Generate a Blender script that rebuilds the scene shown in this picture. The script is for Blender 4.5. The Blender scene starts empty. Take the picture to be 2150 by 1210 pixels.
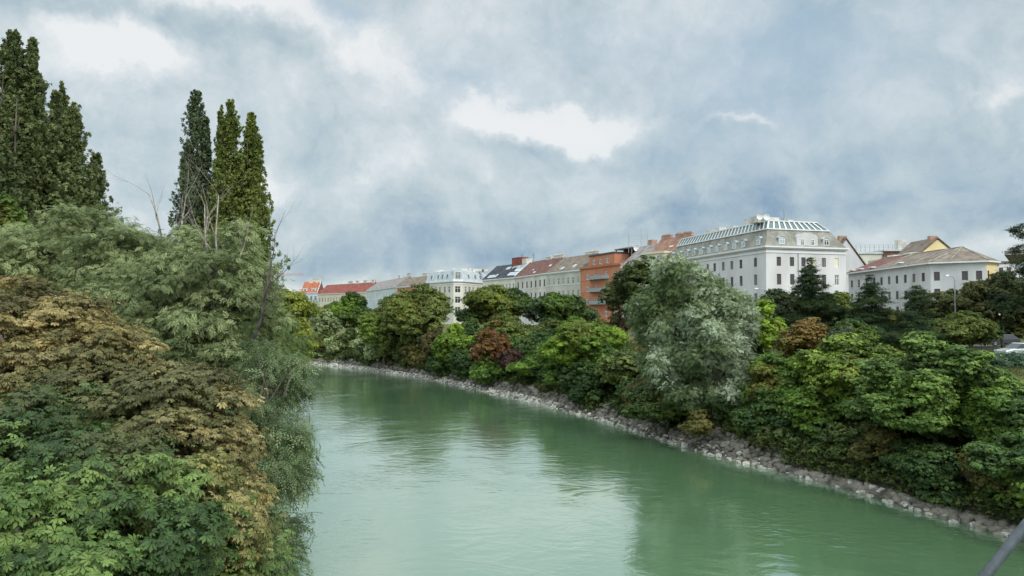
import bpy, math, random
import numpy as np
from mathutils import Vector, noise
rng = np.random.default_rng(11)
random.seed(5)
C = bpy.context.scene.collection
# ------------------------------------------------------------------ camera maths
FP, CX, CY, HZ, CAMZ = 1550.0, 1075.0, 605.0, 663.0, 10.0
PIT = math.atan((HZ - CY) / FP)
def ray(px, py):
    u, v = (px - CX) / FP, (CY - py) / FP
    return np.array([u, math.cos(PIT) - math.sin(PIT) * v, math.sin(PIT) + math.cos(PIT) * v])
def at(px, py, Y):
    r = ray(px, py)
    return np.array([0, 0, CAMZ]) + r * (Y / r[1])
def pxr(px, Y):
    return at(px, HZ, Y)[0]
cam = bpy.data.cameras.new('camera'); camo = bpy.data.objects.new('camera', cam); C.objects.link(camo)
cam.sensor_width = 36; cam.lens = 36 * FP / 2150; cam.clip_start = 0.1; cam.clip_end = 9000
camo.location = (0, 0, CAMZ); camo.rotation_euler = (math.pi / 2 + PIT, 0, 0)
bpy.context.scene.camera = camo
# ------------------------------------------------------------------ tagging
def tag(o, label=None, cat=None, group=None, kind=None):
    if label: o['label'] = label
    if cat: o['category'] = cat
    if group: o['group'] = group
    if kind: o['kind'] = kind
    return o
def thing(name, label, cat, loc=(0, 0, 0), rz=0, group=None):
    o = bpy.data.objects.new(name, None); C.objects.link(o)
    o.location = loc; o.rotation_euler = (0, 0, rz); o.empty_display_size = .2
    return tag(o, label, cat, group)
def link(name, me, parent=None, loc=None, rot=None):
    o = bpy.data.objects.new(name, me); C.objects.link(o)
    if parent: o.parent = parent
    if loc is not None: o.location = loc
    if rot is not None: o.rotation_euler = rot
    return o
# ------------------------------------------------------------------ materials
def mat(name, col=(.5, .5, .5), rough=.7, spec=.3, metal=0):
    m = bpy.data.materials.new(name); m.use_nodes = True
    b = m.node_tree.nodes['Principled BSDF']
    b.inputs['Base Color'].default_value = (*col, 1); b.inputs['Roughness'].default_value = rough
    b.inputs['Specular IOR Level'].default_value = spec; b.inputs['Metallic'].default_value = metal
    return m
def N(m, t, **kw):
    n = m.node_tree.nodes.new(t)
    for k, v in kw.items(): setattr(n, k, v)
    return n
def noisy(name, c1, c2, scale=1.0, rough=.8, detail=6, bump=0, spec=.25, stretch=(1, 1, 1), bscale=None, lo=.35, hi=.65):
    m = mat(name, c1, rough, spec); nt = m.node_tree; b = nt.nodes['Principled BSDF']
    tc = N(m, 'ShaderNodeTexCoord'); mp = N(m, 'ShaderNodeMapping'); mp.inputs['Scale'].default_value = stretch
    nt.links.new(tc.outputs['Object'], mp.inputs['Vector'])
    nz = N(m, 'ShaderNodeTexNoise'); nz.inputs['Scale'].default_value = scale; nz.inputs['Detail'].default_value = detail
    nt.links.new(mp.outputs[0], nz.inputs['Vector'])
    cr = N(m, 'ShaderNodeValToRGB'); cr.color_ramp.elements[0].position = lo; cr.color_ramp.elements[1].position = hi
    cr.color_ramp.elements[0].color = (*c1, 1); cr.color_ramp.elements[1].color = (*c2, 1)
    nt.links.new(nz.outputs['Fac'], cr.inputs[0]); nt.links.new(cr.outputs[0], b.inputs['Base Color'])
    if bump:
        n2 = N(m, 'ShaderNodeTexNoise'); n2.inputs['Scale'].default_value = bscale or scale * 6; n2.inputs['Detail'].default_value = 4
        nt.links.new(mp.outputs[0], n2.inputs['Vector'])
        bp = N(m, 'ShaderNodeBump'); bp.inputs['Strength'].default_value = bump; bp.inputs['Distance'].default_value = .1
        nt.links.new(n2.outputs['Fac'], bp.inputs['Height']); nt.links.new(bp.outputs[0], b.inputs['Normal'])
    return m
def roofmat(name, c1, c2, scale=.6):
    """tiled roof: weathered patches plus fine courses"""
    m = noisy(name, c1, c2, scale, .85, 8, 0, .2); nt = m.node_tree; b = nt.nodes['Principled BSDF']
    tc = N(m, 'ShaderNodeTexCoord'); w = N(m, 'ShaderNodeTexWave', wave_type='BANDS', bands_direction='Z')
    w.inputs['Scale'].default_value = 1.6; w.inputs['Distortion'].default_value = 1.5; w.inputs['Detail'].default_value = 3
    nt.links.new(tc.outputs['Object'], w.inputs['Vector'])
    bp = N(m, 'ShaderNodeBump'); bp.inputs['Strength'].default_value = .6; bp.inputs['Distance'].default_value = .12
    nt.links.new(w.outputs['Fac'], bp.inputs['Height']); nt.links.new(bp.outputs[0], b.inputs['Normal'])
    v = N(m, 'ShaderNodeTexVoronoi'); v.inputs['Scale'].default_value = 1.6
    nt.links.new(tc.outputs['Object'], v.inputs['Vector'])
    src = b.inputs['Base Color'].links[0].from_socket
    mx = N(m, 'ShaderNodeMix', data_type='RGBA', blend_type='MULTIPLY'); mx.inputs[0].default_value = .45
    bw = N(m, 'ShaderNodeMapRange'); bw.inputs['To Min'].default_value = .55; sx = N(m, 'ShaderNodeSeparateColor'); nt.links.new(v.outputs['Color'], sx.inputs[0]); nt.links.new(sx.outputs[0], bw.inputs[0])
    nt.links.new(src, mx.inputs[6]); nt.links.new(bw.outputs[0], mx.inputs[7]); nt.links.new(mx.outputs[2], b.inputs['Base Color'])
    return m
def leafmat(name, rough=.5, spec=.35, trans=.22):
    m = mat(name, (.1, .1, .1), rough, spec); nt = m.node_tree; b = nt.nodes['Principled BSDF']; out = nt.nodes['Material Output']
    a = N(m, 'ShaderNodeAttribute', attribute_name='leaf'); tr = N(m, 'ShaderNodeBsdfTranslucent'); mx = N(m, 'ShaderNodeMixShader')
    mx.inputs[0].default_value = trans
    nt.links.new(a.outputs['Color'], b.inputs['Base Color']); nt.links.new(a.outputs['Color'], tr.inputs['Color'])
    nt.links.new(b.outputs[0], mx.inputs[1]); nt.links.new(tr.outputs[0], mx.inputs[2]); nt.links.new(mx.outputs[0], out.inputs['Surface'])
    return m
M = {}
M['leaf'] = leafmat('leaf', .6, .22, .3); M['leaf_gloss'] = leafmat('leaf_gloss', .5, .25, .28); M['needle'] = leafmat('needle', .65, .2, .05)
M['bark'] = noisy('bark', (.045, .035, .025), (.12, .10, .08), 3, .9, 6, .5, stretch=(1, 1, .25))
M['bark_pale'] = noisy('bark_pale', (.12, .11, .09), (.27, .25, .21), 3, .9, 6, .5, stretch=(1, 1, .25))
M['dead'] = noisy('dead_wood', (.20, .17, .14), (.38, .34, .30), 4, .9)
M['dead_dark'] = noisy('dead_wood_dark', (.05, .04, .035), (.12, .10, .09), 4, .9)
M['white_wall'] = noisy('white_wall', (.47, .46, .46), (.60, .59, .59), .25, .9, 6, stretch=(1, 1, .35))
M['cream_wall'] = noisy('cream_wall', (.56, .51, .37), (.64, .59, .44), .2, .9, 6, stretch=(1, 1, .4))
M['pale_wall'] = noisy('pale_wall', (.52, .50, .42), (.62, .60, .52), .2, .9, 6, stretch=(1, 1, .4))
M['yellow_wall'] = noisy('yellow_wall', (.62, .50, .27), (.72, .60, .34), .2, .9)
M['grey_wall'] = noisy('grey_wall', (.44, .42, .38), (.62, .60, .55), .15, .9, 8, stretch=(1, 1, .5))
M['grey_wall2'] = noisy('grey_wall_b', (.40, .39, .34), (.54, .53, .46), .15, .9, 8, stretch=(1, 1, .5))
M['blue_wall'] = noisy('blue_wall', (.36, .43, .50), (.46, .52, .58), .2, .9)
M['mint_wall'] = noisy('mint_wall', (.44, .49, .50), (.53, .58, .59), .2, .9)
M['orange_wall'] = noisy('orange_wall', (.40, .155, .085), (.47, .20, .12), .3, .9)
M['old_wall'] = noisy('old_wall', (.40, .40, .40), (.56, .56, .56), .16, .9, 9, lo=.3, hi=.6)
M['trim'] = mat('trim_white', (.62, .63, .64), .7)
M['zinc'] = noisy('zinc', (.36, .40, .42), (.48, .52, .54), .4, .45, 4, spec=.5)
M['roof_red'] = roofmat('roof_dark_red', (.20, .055, .042), (.30, .10, .075))
M['roof_maroon'] = roofmat('roof_maroon', (.13, .060, .050), (.21, .11, .09))
M['roof_orange'] = roofmat('roof_orange', (.36, .11, .06), (.46, .17, .10))
M['roof_rust'] = roofmat('roof_rust', (.22, .12, .085), (.32, .185, .135))
M['roof_brown'] = roofmat('roof_brown', (.140, .108, .085), (.245, .195, .155))
M['roof_grey'] = roofmat('roof_grey', (.20, .18, .17), (.34, .30, .28))
M['slate'] = roofmat('slate', (.035, .037, .045), (.075, .078, .09))
M['mansard'] = roofmat('mansard_tile', (.23, .22, .185), (.38, .365, .315), .35)
M['brick'] = noisy('chimney_brick', (.30, .16, .12), (.42, .27, .20), 1.5, .9)
M['chimney'] = noisy('chimney_plaster', (.40, .37, .33), (.60, .57, .52), .8, .9)
M['frame_white'] = mat('frame_white', (.72, .72, .70), .5); M['frame_brown'] = mat('frame_brown', (.10, .055, .04), .5)
M['blind'] = noisy('yellow_blind', (.66, .62, .33), (.72, .68, .40), 2, .8)
M['metal_dark'] = mat('dark_metal', (.05, .055, .06), .5, .5, .3); M['metal_grey'] = mat('grey_metal', (.30, .32, .33), .45, .5, .4)
g = mat('window_glass', (.035, .04, .05), .08, .6); M['glass'] = g
g = mat('curtained_glass', (.17, .17, .17), .25, .5); M['glass_pale'] = g
g = mat('roof_glass', (.10, .14, .13), .1, .7); M['glass_roof'] = g
g = mat('sky_glass', (.28, .36, .38), .12, .8); M['glass_blue'] = g
# ------------------------------------------------------------------ generic mesh helpers
def fast_mesh(name, V, Q, material, cols=None, smooth=False):
    me = bpy.data.meshes.new(name); nv, nf = len(V), len(Q); k = Q.shape[1]
    me.vertices.add(nv); me.vertices.foreach_set('co', np.ascontiguousarray(V, dtype=np.float32).ravel())
    me.loops.add(nf * k); me.loops.foreach_set('vertex_index', np.ascontiguousarray(Q, dtype=np.int32).ravel())
    me.polygons.add(nf); me.polygons.foreach_set('loop_start', np.arange(0, nf * k, k, dtype=np.int32))
    try: me.polygons.foreach_set('loop_total', np.full(nf, k, dtype=np.int32))
    except Exception: pass
    if smooth: me.polygons.foreach_set('use_smooth', np.ones(nf, dtype=bool))
    me.update(calc_edges=True)
    if cols is not None:
        a = me.color_attributes.new('leaf', 'FLOAT_COLOR', 'POINT')
        c4 = np.ones((nv, 4), dtype=np.float32); c4[:, :3] = cols; a.data.foreach_set('color', c4.ravel())
    if material: me.materials.append(material)
    return me
class MB:
    def __init__(s): s.v = []; s.f = []; s.m = []
    def quad(s, *p, m=0):
        i = len(s.v); s.v += [tuple(map(float, q)) for q in p]; s.f.append(tuple(range(i, i + len(p)))); s.m.append(m)
    def box(s, x0, x1, y0, y1, z0, z1, m=0):
        p = [(x0, y0, z0), (x1, y0, z0), (x1, y1, z0), (x0, y1, z0), (x0, y0, z1), (x1, y0, z1), (x1, y1, z1), (x0, y1, z1)]
        i = len(s.v); s.v += p
        for f in ((0, 3, 2, 1), (4, 5, 6, 7), (0, 1, 5, 4), (1, 2, 6, 5), (2, 3, 7, 6), (3, 0, 4, 7)):
            s.f.append(tuple(i + k for k in f)); s.m.append(m)
    def hexa(s, lo, hi, m=0):
        i = len(s.v); n = len(lo); s.v += [tuple(map(float, q)) for q in lo] + [tuple(map(float, q)) for q in hi]
        s.f.append(tuple(i + k for k in range(n))[::-1]); s.m.append(m)
        s.f.append(tuple(i + n + k for k in range(n))); s.m.append(m)
        for k in range(n):
            s.f.append((i + k, i + (k + 1) % n, i + n + (k + 1) % n, i + n + k)); s.m.append(m)
    def tube(s, pts, rad, n=7, m=0):
        pts = [Vector(p) for p in pts]; i0 = len(s.v); L = len(pts)
        for k, p in enumerate(pts):
            d = (pts[min(k + 1, L - 1)] - pts[max(k - 1, 0)]).normalized()
            a = d.orthogonal().normalized() if abs(d.z) < .98 else Vector((1, 0, 0)); a = (a - d * a.dot(d)).normalized()
            if abs(d.z) < .98:
                a = d.cross(Vector((0, 0, 1))).normalized()
            b = d.cross(a)
            for j in range(n):
                t = 2 * math.pi * j / n; q = p + (a * math.cos(t) + b * math.sin(t)) * rad[k]; s.v.append(tuple(q))
        for k in range(L - 1):
            for j in range(n):
                a0 = i0 + k * n + j; b0 = i0 + k * n + (j + 1) % n
                s.f.append((a0, b0, b0 + n, a0 + n)); s.m.append(m)
        s.f.append(tuple(i0 + (L - 1) * n + j for j in range(n))); s.m.append(m)
        s.f.append(tuple(i0 + j for j in range(n))[::-1]); s.m.append(m)
    def mesh(s, name, mats, smooth=False):
        me = bpy.data.meshes.new(name); me.from_pydata(s.v, [], s.f)
        for mm in (mats if isinstance(mats, (list, tuple)) else [mats]): me.materials.append(mm)
        me.polygons.foreach_set('material_index', s.m)
        if smooth: me.polygons.foreach_set('use_smooth', [True] * len(s.f))
        me.update(); return me
    def build(s, name, mats, parent=None, loc=None, rot=None, smooth=False):
        return link(name, s.mesh(name, mats, smooth), parent, loc, rot)
# ------------------------------------------------------------------ river banks
RB = np.array([(62, -60), (44, -12), (32.5, 15), (26.5, 25), (22.6, 33), (19.2, 43), (14.6, 53), (8.1, 72), (2.0, 86), (-4.8, 100), (-18, 124), (-43.5, 155), (-72, 178), (-120, 205), (-220, 235), (-420, 270)], float)
LB = np.array([(-4, -60), (-9, -10), (-12.5, 15), (-15, 30), (-19, 48), (-27, 75), (-41, 103), (-64, 128), (-92, 146), (-140, 168), (-230, 192), (-420, 215)], float)
def smooth_line(P, n=6):
    out = []
    for i in range(len(P) - 1):
        p0, p1, p2, p3 = P[max(i - 1, 0)], P[i], P[i + 1], P[min(i + 2, len(P) - 1)]
        for t in np.linspace(0, 1, n, endpoint=False):
            out.append(.5 * ((2 * p1) + (-p0 + p2) * t + (2 * p0 - 5 * p1 + 4 * p2 - p3) * t ** 2 + (-p0 + 3 * p1 - 3 * p2 + p3) * t ** 3))
    out.append(P[-1]); return np.array(out)
RS, LS = smooth_line(RB), smooth_line(LB); RD = smooth_line(RB, 60)
def sdist(P, S, side):
    """signed distance to polyline, positive on the land side"""
    P = np.atleast_2d(P); a = S[:-1]; b = S[1:]; ab = b - a; L2 = (ab ** 2).sum(1)
    best = np.full(len(P), 1e9); sg = np.zeros(len(P))
    for i in range(len(a)):
        ap = P - a[i]; t = np.clip((ap @ ab[i]) / L2[i], 0, 1); d = ap - t[:, None] * ab[i]; dd = np.hypot(d[:, 0], d[:, 1])
        cr = ab[i][0] * ap[:, 1] - ab[i][1] * ap[:, 0]
        m = dd < best - 1e-9; best[m] = dd[m]; sg[m] = np.where(cr[m] < 0, 1, -1)
    return best * sg * side
PS = np.array([-30, -6, 0, 1.5, 3.5, 6, 10.5, 16.0, 16.6, 26, 45, 90, 4000.0]); PZ = np.array([-3, -2.5, -.15, .75, 1.8, 3.1, 4.1, 4.25, 4.75, 5.2, 5.9, 6.1, 6.1])
def ground(x, y):
    P = np.stack([np.ravel(x), np.ravel(y)], 1).astype(float)
    s1 = sdist(P, RS, 1); s2 = sdist(P, LS, -1)
    s = np.maximum(s1, s2)
    z = np.interp(s, PS, PZ)
    z = z + .12 * np.sin(P[:, 0] * .9 + 1.3 * np.sin(P[:, 1] * .6)) * np.clip(s / 8, 0, 1) * (s < 60) * (1 - ((s > 9.5) & (s < 18)))
    return z
def gz(x, y): return float(ground([x], [y])[0])
def axis(segs):
    out = []
    for a, b, st in segs: out += list(np.arange(a, b, st))
    return np.array(out + [segs[-1][1]])
xs = axis([(-4000, -600, 340), (-600, -150, 18), (-150, -60, 4), (-60, 100, 1.1), (100, 260, 8), (260, 600, 40), (600, 4000, 340)])
ys = axis([(-800, -60, 74), (-60, 10, 5), (10, 175, 1.1), (175, 300, 5), (300, 800, 50), (800, 6000, 400)])
XX, YY = np.meshgrid(xs, ys); ZZ = ground(XX, YY)
nx, ny = len(xs), len(ys); idx = np.arange(nx * ny).reshape(ny, nx)
Q = np.stack([idx[:-1, :-1].ravel(), idx[:-1, 1:].ravel(), idx[1:, 1:].ravel(), idx[1:, :-1].ravel()], 1)
gm = noisy('ground_mix', (.055, .068, .022), (.13, .125, .05), .35, .95, 8, .4, .1)
nt = gm.node_tree; bs = nt.nodes['Principled BSDF']; src = bs.inputs['Base Color'].links[0].from_socket
ge = N(gm, 'ShaderNodeNewGeometry'); sp = N(gm, 'ShaderNodeSeparateXYZ'); nt.links.new(ge.outputs['Position'], sp.inputs[0])
mr = N(gm, 'ShaderNodeMapRange'); mr.inputs['From Min'].default_value = 1.5; mr.inputs['From Max'].default_value = 2.6; nt.links.new(sp.outputs['Z'], mr.inputs[0])
mx = N(gm, 'ShaderNodeMix', data_type='RGBA'); nt.links.new(mr.outputs[0], mx.inputs[0]); mx.inputs[6].default_value = (.075, .065, .055, 1)
nt.links.new(src, mx.inputs[7]); nt.links.new(mx.outputs[2], bs.inputs['Base Color'])
tag(link('ground', fast_mesh('ground', np.stack([XX.ravel(), YY.ravel(), ZZ], 1), Q, gm, smooth=True)), 'grassy river bank and level park ground', None, None, 'structure')
# ------------------------------------------------------------------ water
wm = bpy.data.materials.new('river_water'); wm.use_nodes = True; nt = wm.node_tree; b = nt.nodes['Principled BSDF']
b.inputs['Specular IOR Level'].default_value = 0; b.inputs['Roughness'].default_value = 1
tc = N(wm, 'ShaderNodeTexCoord')
def wnoise(scale, detail, stretch=(1, 1, 1), rot=0, dist=0):
    mp = N(wm, 'ShaderNodeMapping'); mp.inputs['Scale'].default_value = stretch; mp.inputs['Rotation'].default_value = (0, 0, rot)
    nt.links.new(tc.outputs['Object'], mp.inputs['Vector'])
    nz = N(wm, 'ShaderNodeTexNoise'); nz.inputs['Scale'].default_value = scale; nz.inputs['Detail'].default_value = detail; nz.inputs['Distortion'].default_value = dist
    nt.links.new(mp.outputs[0], nz.inputs['Vector']); return nz.outputs['Fac']
def wmath(op, a, b2=None):
    n = N(wm, 'ShaderNodeMath', operation=op)
    for i, v in enumerate((a, b2)):
        if v is None: continue
        if isinstance(v, (int, float)): n.inputs[i].default_value = v
        else: nt.links.new(v, n.inputs[i])
    return n.outputs[0]
cr = N(wm, 'ShaderNodeValToRGB'); cr.color_ramp.elements[0].position = .3; cr.color_ramp.elements[1].position = .7
cr.color_ramp.elements[0].color = (.085, .160, .080, 1); cr.color_ramp.elements[1].color = (.105, .195, .100, 1)
nt.links.new(wnoise(.05, 4), cr.inputs[0]); nt.links.new(cr.outputs[0], b.inputs['Base Color'])
patch = N(wm, 'ShaderNodeMapRange'); patch.inputs['From Min'].default_value = .48; patch.inputs['From Max'].default_value = .66
nt.links.new(wnoise(.09, 3, dist=1.2), patch.inputs[0])
fine = wmath('MULTIPLY', wnoise(1.6, 3, (1, 1.5, 1), -.4, .8), wmath('MULTIPLY_ADD', patch.outputs[0], .9))
for nd in nt.nodes:
    if nd.type == 'MATH' and nd.operation == 'MULTIPLY_ADD': nd.inputs[2].default_value = .12
h = wmath('ADD', wmath('MULTIPLY', wnoise(.35, 4, (1, 1.4, 1), -.4, 1.5), .7), wmath('MULTIPLY', fine, .75))
bp = N(wm, 'ShaderNodeBump'); bp.inputs['Strength'].default_value = .38; bp.inputs['Distance'].default_value = .10
nt.links.new(h, bp.inputs['Height']); gl = N(wm, 'ShaderNodeBsdfGlossy'); gl.inputs['Roughness'].default_value = .10; gl.inputs['Color'].default_value = (.93, 1, .97, 1); nt.links.new(bp.outputs[0], gl.inputs['Normal'])
lw = N(wm, 'ShaderNodeLayerWeight'); lw.inputs['Blend'].default_value = .5; nt.links.new(bp.outputs[0], lw.inputs['Normal'])
fac = wmath('ADD', wmath('MULTIPLY', wmath('POWER', lw.outputs['Facing'], 2.2), .95), .08)
mixw = N(wm, 'ShaderNodeMixShader'); nt.links.new(fac, mixw.inputs[0]); nt.links.new(b.outputs[0], mixw.inputs[1]); nt.links.new(gl.outputs[0], mixw.inputs[2]); nt.links.new(mixw.outputs[0], nt.nodes['Material Output'].inputs['Surface'])
w = MB(); w.quad((-430, -70, 0), (120, -70, 0), (120, 300, 0), (-430, 300, 0))
tag(w.build('water', wm), 'calm green river water', None, None, 'structure')
# ------------------------------------------------------------------ promenade path and kerb
def offs(S, s):
    d = np.gradient(S, axis=0); d /= np.hypot(d[:, 0], d[:, 1])[:, None]; n = np.stack([d[:, 1], -d[:, 0]], 1); return S + n * s
def strip(name, s0, s1, dz, material, thick=0, rng_=(3, 62)):
    m_ = MB(); A = offs(RS, s0)[rng_[0]:rng_[1]]; B = offs(RS, s1)[rng_[0]:rng_[1]]
    A = smooth_line(A, 3); B = smooth_line(B, 3)
    za = ground(A[:, 0], A[:, 1]) + dz; zb = ground(B[:, 0], B[:, 1]) + dz; z = np.maximum(za, zb)
    for i in range(len(A) - 1):
        p = [(*A[i], z[i]), (*B[i], z[i]), (*B[i + 1], z[i + 1]), (*A[i + 1], z[i + 1])]
        if thick: m_.hexa([(q[0], q[1], q[2] - thick) for q in p], p)
        else: m_.quad(*p)
    return m_.build(name, material)
pm = noisy('gravel_path', (.33, .31, .28), (.45, .43, .40), 1.2, .95, 8, .3)
tag(strip('path', 11.3, 14.6, .06, pm), 'pale gravel promenade path', None, None, 'structure')
km = noisy('kerb_stone', (.10, .09, .085), (.2, .18, .17), 1.0, .9)
tag(strip('kerb', 16.1, 16.45, .55, km, .7), 'dark stone kerb beside the lawn', None, None, 'structure')
rm = noisy('asphalt', (.045, .045, .048), (.07, .07, .072), .8, .9)
tag(strip('road', 46, 55, .10, rm), 'quay road behind the park', None, None, 'structure')
# ------------------------------------------------------------------ leaves
def kite(w, l, px_=0, py_=0, ang=0, fold=.06, droop=.12, wide=.5, z0=0):
    c, s = math.cos(ang), math.sin(ang); P = []
    for x, y, z in ((0, 0, 0), (w / 2, l * wide, fold), (0, l, -droop * l), (-w / 2, l * wide, fold)):
        P.append((px_ + x * c + y * s, py_ - x * s + y * c, z + z0))
    return P
def leaflet2(w, l, ang, droop):
    """obovate leaflet of two quads folded on the midrib"""
    c, s = math.cos(ang), math.sin(ang); P = []
    rt, l1, tp, r1 = (0, .06, 0), (-w / 2, .66 * l, .03 - droop * .5), (0, l, -droop), (w / 2, .66 * l, .03 - droop * .5)
    mid = (0, .6 * l, -.03 - droop * .4)
    for x, y, z in (rt, l1, tp, mid, rt, mid, tp, r1): P.append((x * c + y * s, -x * s + y * c, z))
    return P
T = {}
T['palm'] = sum([leaflet2(.36, L, a, d) for L, a, d in ((1, 0, .22), (.95, .72, .26), (.95, -.72, .26), (.78, 1.45, .32), (.78, -1.45, .32), (.5, 2.2, .35), (.5, -2.2, .35))], [])
T['lobed'] = sum([kite(.62, L, 0, 0, a, .03, .12, .55) for L, a in ((1, 0), (.85, .9), (.85, -.9))], [])
T['sprig'] = sum([kite(.46, .8, 0, .1 * i, a, .07, .2, .5, z) for i, (a, z) in enumerate(((0, 0), (1.3, .05), (-1.4, -.05), (2.5, .12)))], [])
T['willow'] = []
for i in range(9):
    yy = i * .13; zz = -.34 * yy * yy; T['willow'] += kite(.10, .34, 0, yy, (.75 if i % 2 else -.75) * (1 if i < 8 else 0), .01, .22, .45, zz)
T['willow_soft'] = []
for i in range(7):
    yy = i * .11; T['willow_soft'] += kite(.12, .44, 0, yy, (.85 if i % 2 else -.85) * (1 if i < 6 else 0), .02, .12, .45, -.12 * yy * yy)
T['silver'] = sum([kite(.26, .52, 0, .22 * i, a, .05, .1, .45, .04 * i) for i, a in enumerate((.9, -.9, .8, -.7, 0))], [])
T['tuft'] = sum([[(0, 0, 0), (.06 * math.cos(a + 1.5), .06 * math.sin(a + 1.5), .3), (.62 * math.cos(a) * q, .62 * math.sin(a) * q, .9 - .5 * q), (-.06 * math.cos(a + 1.5), -.06 * math.sin(a + 1.5), .3)] for a, q in ((0, .5), (.9, .9), (1.9, .6), (2.8, 1), (3.7, .6), (4.6, .9), (5.5, .7))], [])
T['poplar'] = sum([kite(.52, .52, 0, .16 * i, a, .05, .1, .45, .05 * i) for i, a in enumerate((1.1, -1.1, .2))], [])
for k in T: T[k] = np.array(T[k], float).reshape(-1, 3)
def nrm(v): return v / np.maximum(np.linalg.norm(v, axis=1, keepdims=True), 1e-6)
def place(tmpl, P, n, d, size):
    t = T[tmpl]; n = nrm(n); d = nrm(d - n * (d * n).sum(1, keepdims=True)); u = np.cross(d, n)
    V = P[:, None, :] + size[:, None, None] * (t[None, :, 0, None] * u[:, None] + t[None, :, 1, None] * d[:, None] + t[None, :, 2, None] * n[:, None])
    return V.reshape(-1, 3), np.arange(len(P) * len(t)).reshape(-1, 4)
def ramp(pal, t):
    pal = np.array(pal, float); t = np.clip(t, 0, 1) * (len(pal) - 1); i = np.minimum(t.astype(int), len(pal) - 2); f = (t - i)[:, None]
    return pal[i] * (1 - f) + pal[i + 1] * f
def wav(P, s, ph):
    return (np.sin(P[:, 0] * s + ph) + np.sin(P[:, 1] * s * 1.3 + ph * 2 + 1) + np.sin(P[:, 2] * s * 1.7 + ph * 3) + np.sin((P[:, 0] + P[:, 2]) * s * 2.3 + ph)) / 4
K = dict(  # template, base leaf size, clump flatness, up bias, droop, leaves factor, material
    palm=dict(t='palm', size=.132, flat=.6, up=.5, droop=.4, k=1.9, m='leaf_gloss'),
    maple=dict(t='lobed', size=.145, flat=.5, up=.9, droop=.3, k=4.2, m='leaf'),
    bush=dict(t='sprig', size=.17, flat=.65, up=.7, droop=.15, k=3.4, m='leaf'),
    willow=dict(t='willow', size=.36, flat=.6, up=.5, droop=.5, k=3.0, m='leaf'),
    palm_small=dict(t='palm', size=.125, flat=.45, up=.9, droop=.3, k=1.7, m='leaf_gloss'),
    willow_soft=dict(t='willow_soft', size=.30, flat=.75, up=.6, droop=.15, k=3.2, m='leaf'),
    silver=dict(t='silver', size=.24, flat=.9, up=.35, droop=-.1, k=3.8, m='leaf'),
    pine=dict(t='tuft', size=.26, flat=.4, up=1.0, droop=0, k=5.0, m='needle'),
    airy=dict(t='sprig', size=.2, flat=.45, up=.9, droop=.3, k=2.0, m='leaf'),
    poplar=dict(t='poplar', size=.22, flat=1.7, up=.2, droop=-.4, k=2.6, m='leaf'))
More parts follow.
